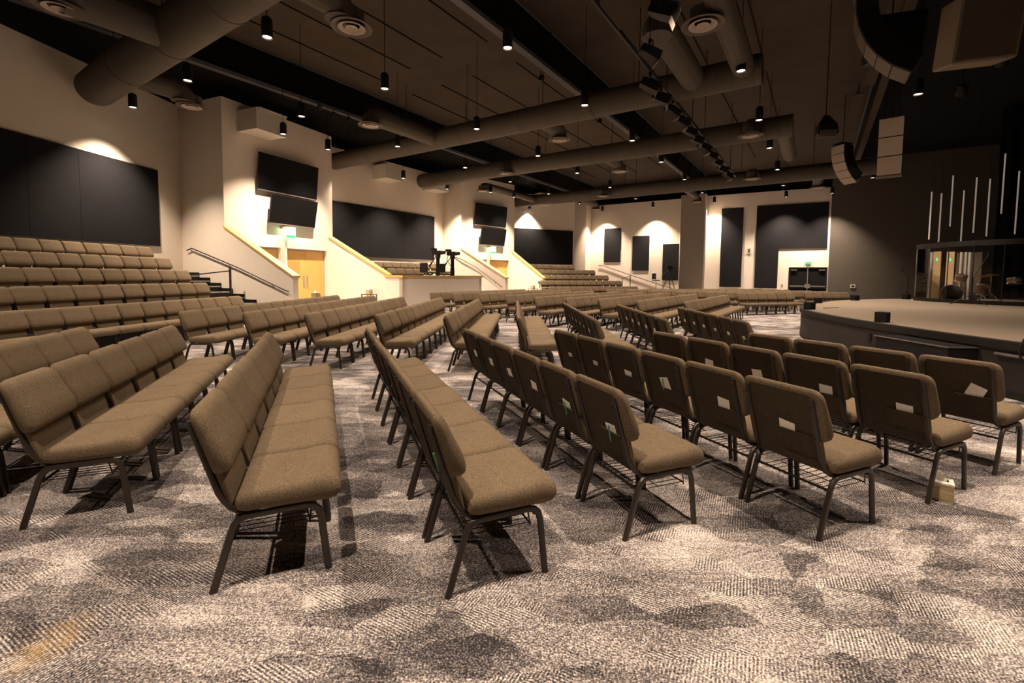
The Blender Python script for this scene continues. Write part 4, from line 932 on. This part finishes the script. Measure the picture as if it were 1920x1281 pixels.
# ------------------------------------------------------------------ camera platform gear, far tripod
def ped_camera(x, y, z0, label):
    t = thing('studio_camera', label, 'video camera', (x, y, z0), R(-40), 'cameras on the platform')
    part('pedestal', MB().lathe([(.28,0),(.28,.05),(.11,.12),(.10,.9),(.085,.9),(.085,1.35),(.0,1.36)], 18), 'speaker', t, 40)
    part('camera_body', MB().box(-.30,.22,-.10,.10,1.5,1.68), 'speaker', t)
    part('lens', MB().lathe([(.07,0),(.08,.22),(.06,.26),(.0,.26)], 14), 'blackmetal', t, 40, loc=(.22,0,1.59)).rotation_euler = (0,R(90),0)
    part('viewfinder', MB().box(-.36,-.16,-.13,.09,1.69,1.80), 'speaker', t)
    part('pan_head', MB().box(-.10,.10,-.07,.07,1.35,1.5), 'blackmetal', t)
    part('pan_bar', MB().tube([(-.05,0,1.45),(-.55,.10,1.15),(-.7,.1,.98)], .022, 6), 'blackmetal', t)
    part('grip', MB().tube([(-.52,.1,1.17),(-.72,.1,.95)], .035, 8), 'speaker', t)
    part('cable_loop', MB().tube([(-.28,0,1.55),(-.38,0,1.3),(-.22,.05,1.05),(-.1,.1,.9)], .016, 6), 'cable', t)
ped_camera(-3.40, 20.7, .95, 'black studio camera on pedestal, left of two on platform')
ped_camera(-2.85, 21.55, .95, 'black studio camera on pedestal, right of two on platform')
def stool(x, y, z0, rz, label, hs=.65):
    t = thing('bar_stool', label, 'stool', (x, y, z0), R(rz), 'black stools')
    part('seat', MB().box(-.22,.22,-.2,.2,hs,hs+.06), 'speaker', t); b = part('backrest', MB().box(-.22,.22,.18,.22,hs+.12,hs+.55), 'speaker', t)
    part('button', MB().box(-.10,-.06,.165,.18,hs+.34,hs+.38).box(.06,.10,.165,.18,hs+.34,hs+.38), 'white', b)
    for sx in (-1,1): part('back_strut', MB().tube([(sx*.16,.2,hs+.03),(sx*.16,.2,hs+.15)], .012, 6), 'chrome', t)
    part('pole', MB().tube([(0,0,.03),(0,0,hs)], .025, 10), 'chrome', t); part('base', MB().lathe([(.22,0),(.22,.015),(.03,.04)], 18, cap=True), 'chrome', t, 40)
stool(-3.97, 21.0, .9, 150, 'black stool on the platform, left of the cameras', .62)
stool(-3.30, 21.95, .9, 150, 'black stool on the platform, between the two cameras', .62)
ft = P2(34.0, -9.6); struct('floor_camera_riser', MB().box(-1.2,1.3,-.7,.7,0,.62), 'tread', (ft.x, ft.y, 0), R(-34))
stool(ft.x-.35, ft.y+.1, .62, 110, 'dark tall stool beside the far tripod', .62)
t = thing('tripod_camera', 'black video camera on tripod before the lowest far panel', 'video camera', (ft.x+.55, ft.y-.15, .62))
for k in range(3):
    a = 2*PI*k/3 + .3; part('leg', MB().tube([(0,0,1.3),(math.cos(a)*.5,math.sin(a)*.5,.01)], .028, 7), 'blackmetal', t)
part('spreader', MB().lathe([(.24,.62),(.26,.62),(.26,.64),(.24,.64),(.24,.62)], 12), 'blackmetal', t); part('pan_head', MB().box(-.08,.08,-.08,.08,1.28,1.5), 'blackmetal', t)
part('camera_body', MB().box(-.24,.22,-.1,.1,1.5,1.72), 'speaker', t); part('lens', MB().tube([(.2,0,1.62),(.4,0,1.62)], .06, 12), 'blackmetal', t, 40); part('pan_bar', MB().tube([(-.1,0,1.42),(-.55,-.1,1.1)], .02, 6), 'blackmetal', t)

# ------------------------------------------------------------------ side tables with tissue boxes
def tissue_box(x, y, z, rz, label, s=.125, h=.13):
    t = thing('tissue_box', label, 'tissue box', (x, y, z), R(rz), 'tissue boxes')
    a = s/2; part('carton', MB().box(-a,a,-a,a,0,h), 'tissuebox', t); part('top_rim', MB().box(-a-.002,a+.002,-a-.002,a+.002,h-.012,h+.001), 'tissue', t)
    part('slot', MB().box(-a*.62,a*.62,-a*.3,a*.3,h,h+.003), 'rubber', t)
    tm = MB(); 
    rs = []
    for zz, rr in ((h-.01,.05),(h+.02,.042),(h+.045,.03),(h+.062,.008)):
        rs.append([(rr*math.cos(2*PI*k/10)*(1+.3*math.sin(3*k)) - .02, rr*.55*math.sin(2*PI*k/10)*(1+.25*math.cos(5*k)), zz+.008*math.sin(2.1*k)) for k in range(10)])
    part('tissue', tm.rings(rs), 'tissue', t, 50)
tissue_box(3.02, 3.09, 0, -40, 'woodgrain tissue box standing on the carpet by a chair leg')
def side_table(x, y, label, tl, rz):
    t = thing('side_table', label, 'side table', (x, y, 0), R(rz), 'small side tables')
    part('table_top', MB().box(-.25,.25,-.2,.2,.68,.71), 'blackmetal', t)
    for sx in (-1,1):
        for sy in (-1,1): part('leg', MB().box(sx*.23-.015,sx*.23+.015,sy*.18-.015,sy*.18+.015,0,.68), 'blackmetal', t)
    tissue_box(x, y, .71, rz, tl, .2, .2)
v = B1R + o1*2.55 + Vector((-.25,-.5)); side_table(v.x, v.y, 'small black side table at the end of the middle sloped wall', 'brown tissue box on the side table by the sloped wall', -24)
v = B1L + o1*3.45 + Vector((.35,.5)); side_table(v.x, v.y, 'small black side table beside the near double doors', 'tissue box on the table by the near doors', -24)
v = B2R + o2*2.1 + Vector((-.3,-.35)); side_table(v.x, v.y, 'small black side table by the far doors', 'tissue box on the table by the far doors', -44)
# bits of floor tape by the front legs
for i, (x, y, lb) in enumerate([(-.87,2.27,'grey tape mark at the front leg of the third foreground row'),(.225,2.26,'grey tape mark at the front leg of the fourth foreground row'),(2.37,2.76,'grey tape mark at the front leg of the sixth foreground row'),(3.42,3.28,'grey tape mark at the front leg of the seventh foreground row')]):
    single('tape_mark', MB().box(-.035,.035,-.012,.012,.001,.003), 'tape', lb, 'tape', (x, y, 0), R(22+i*20), 'tape marks on the carpet')
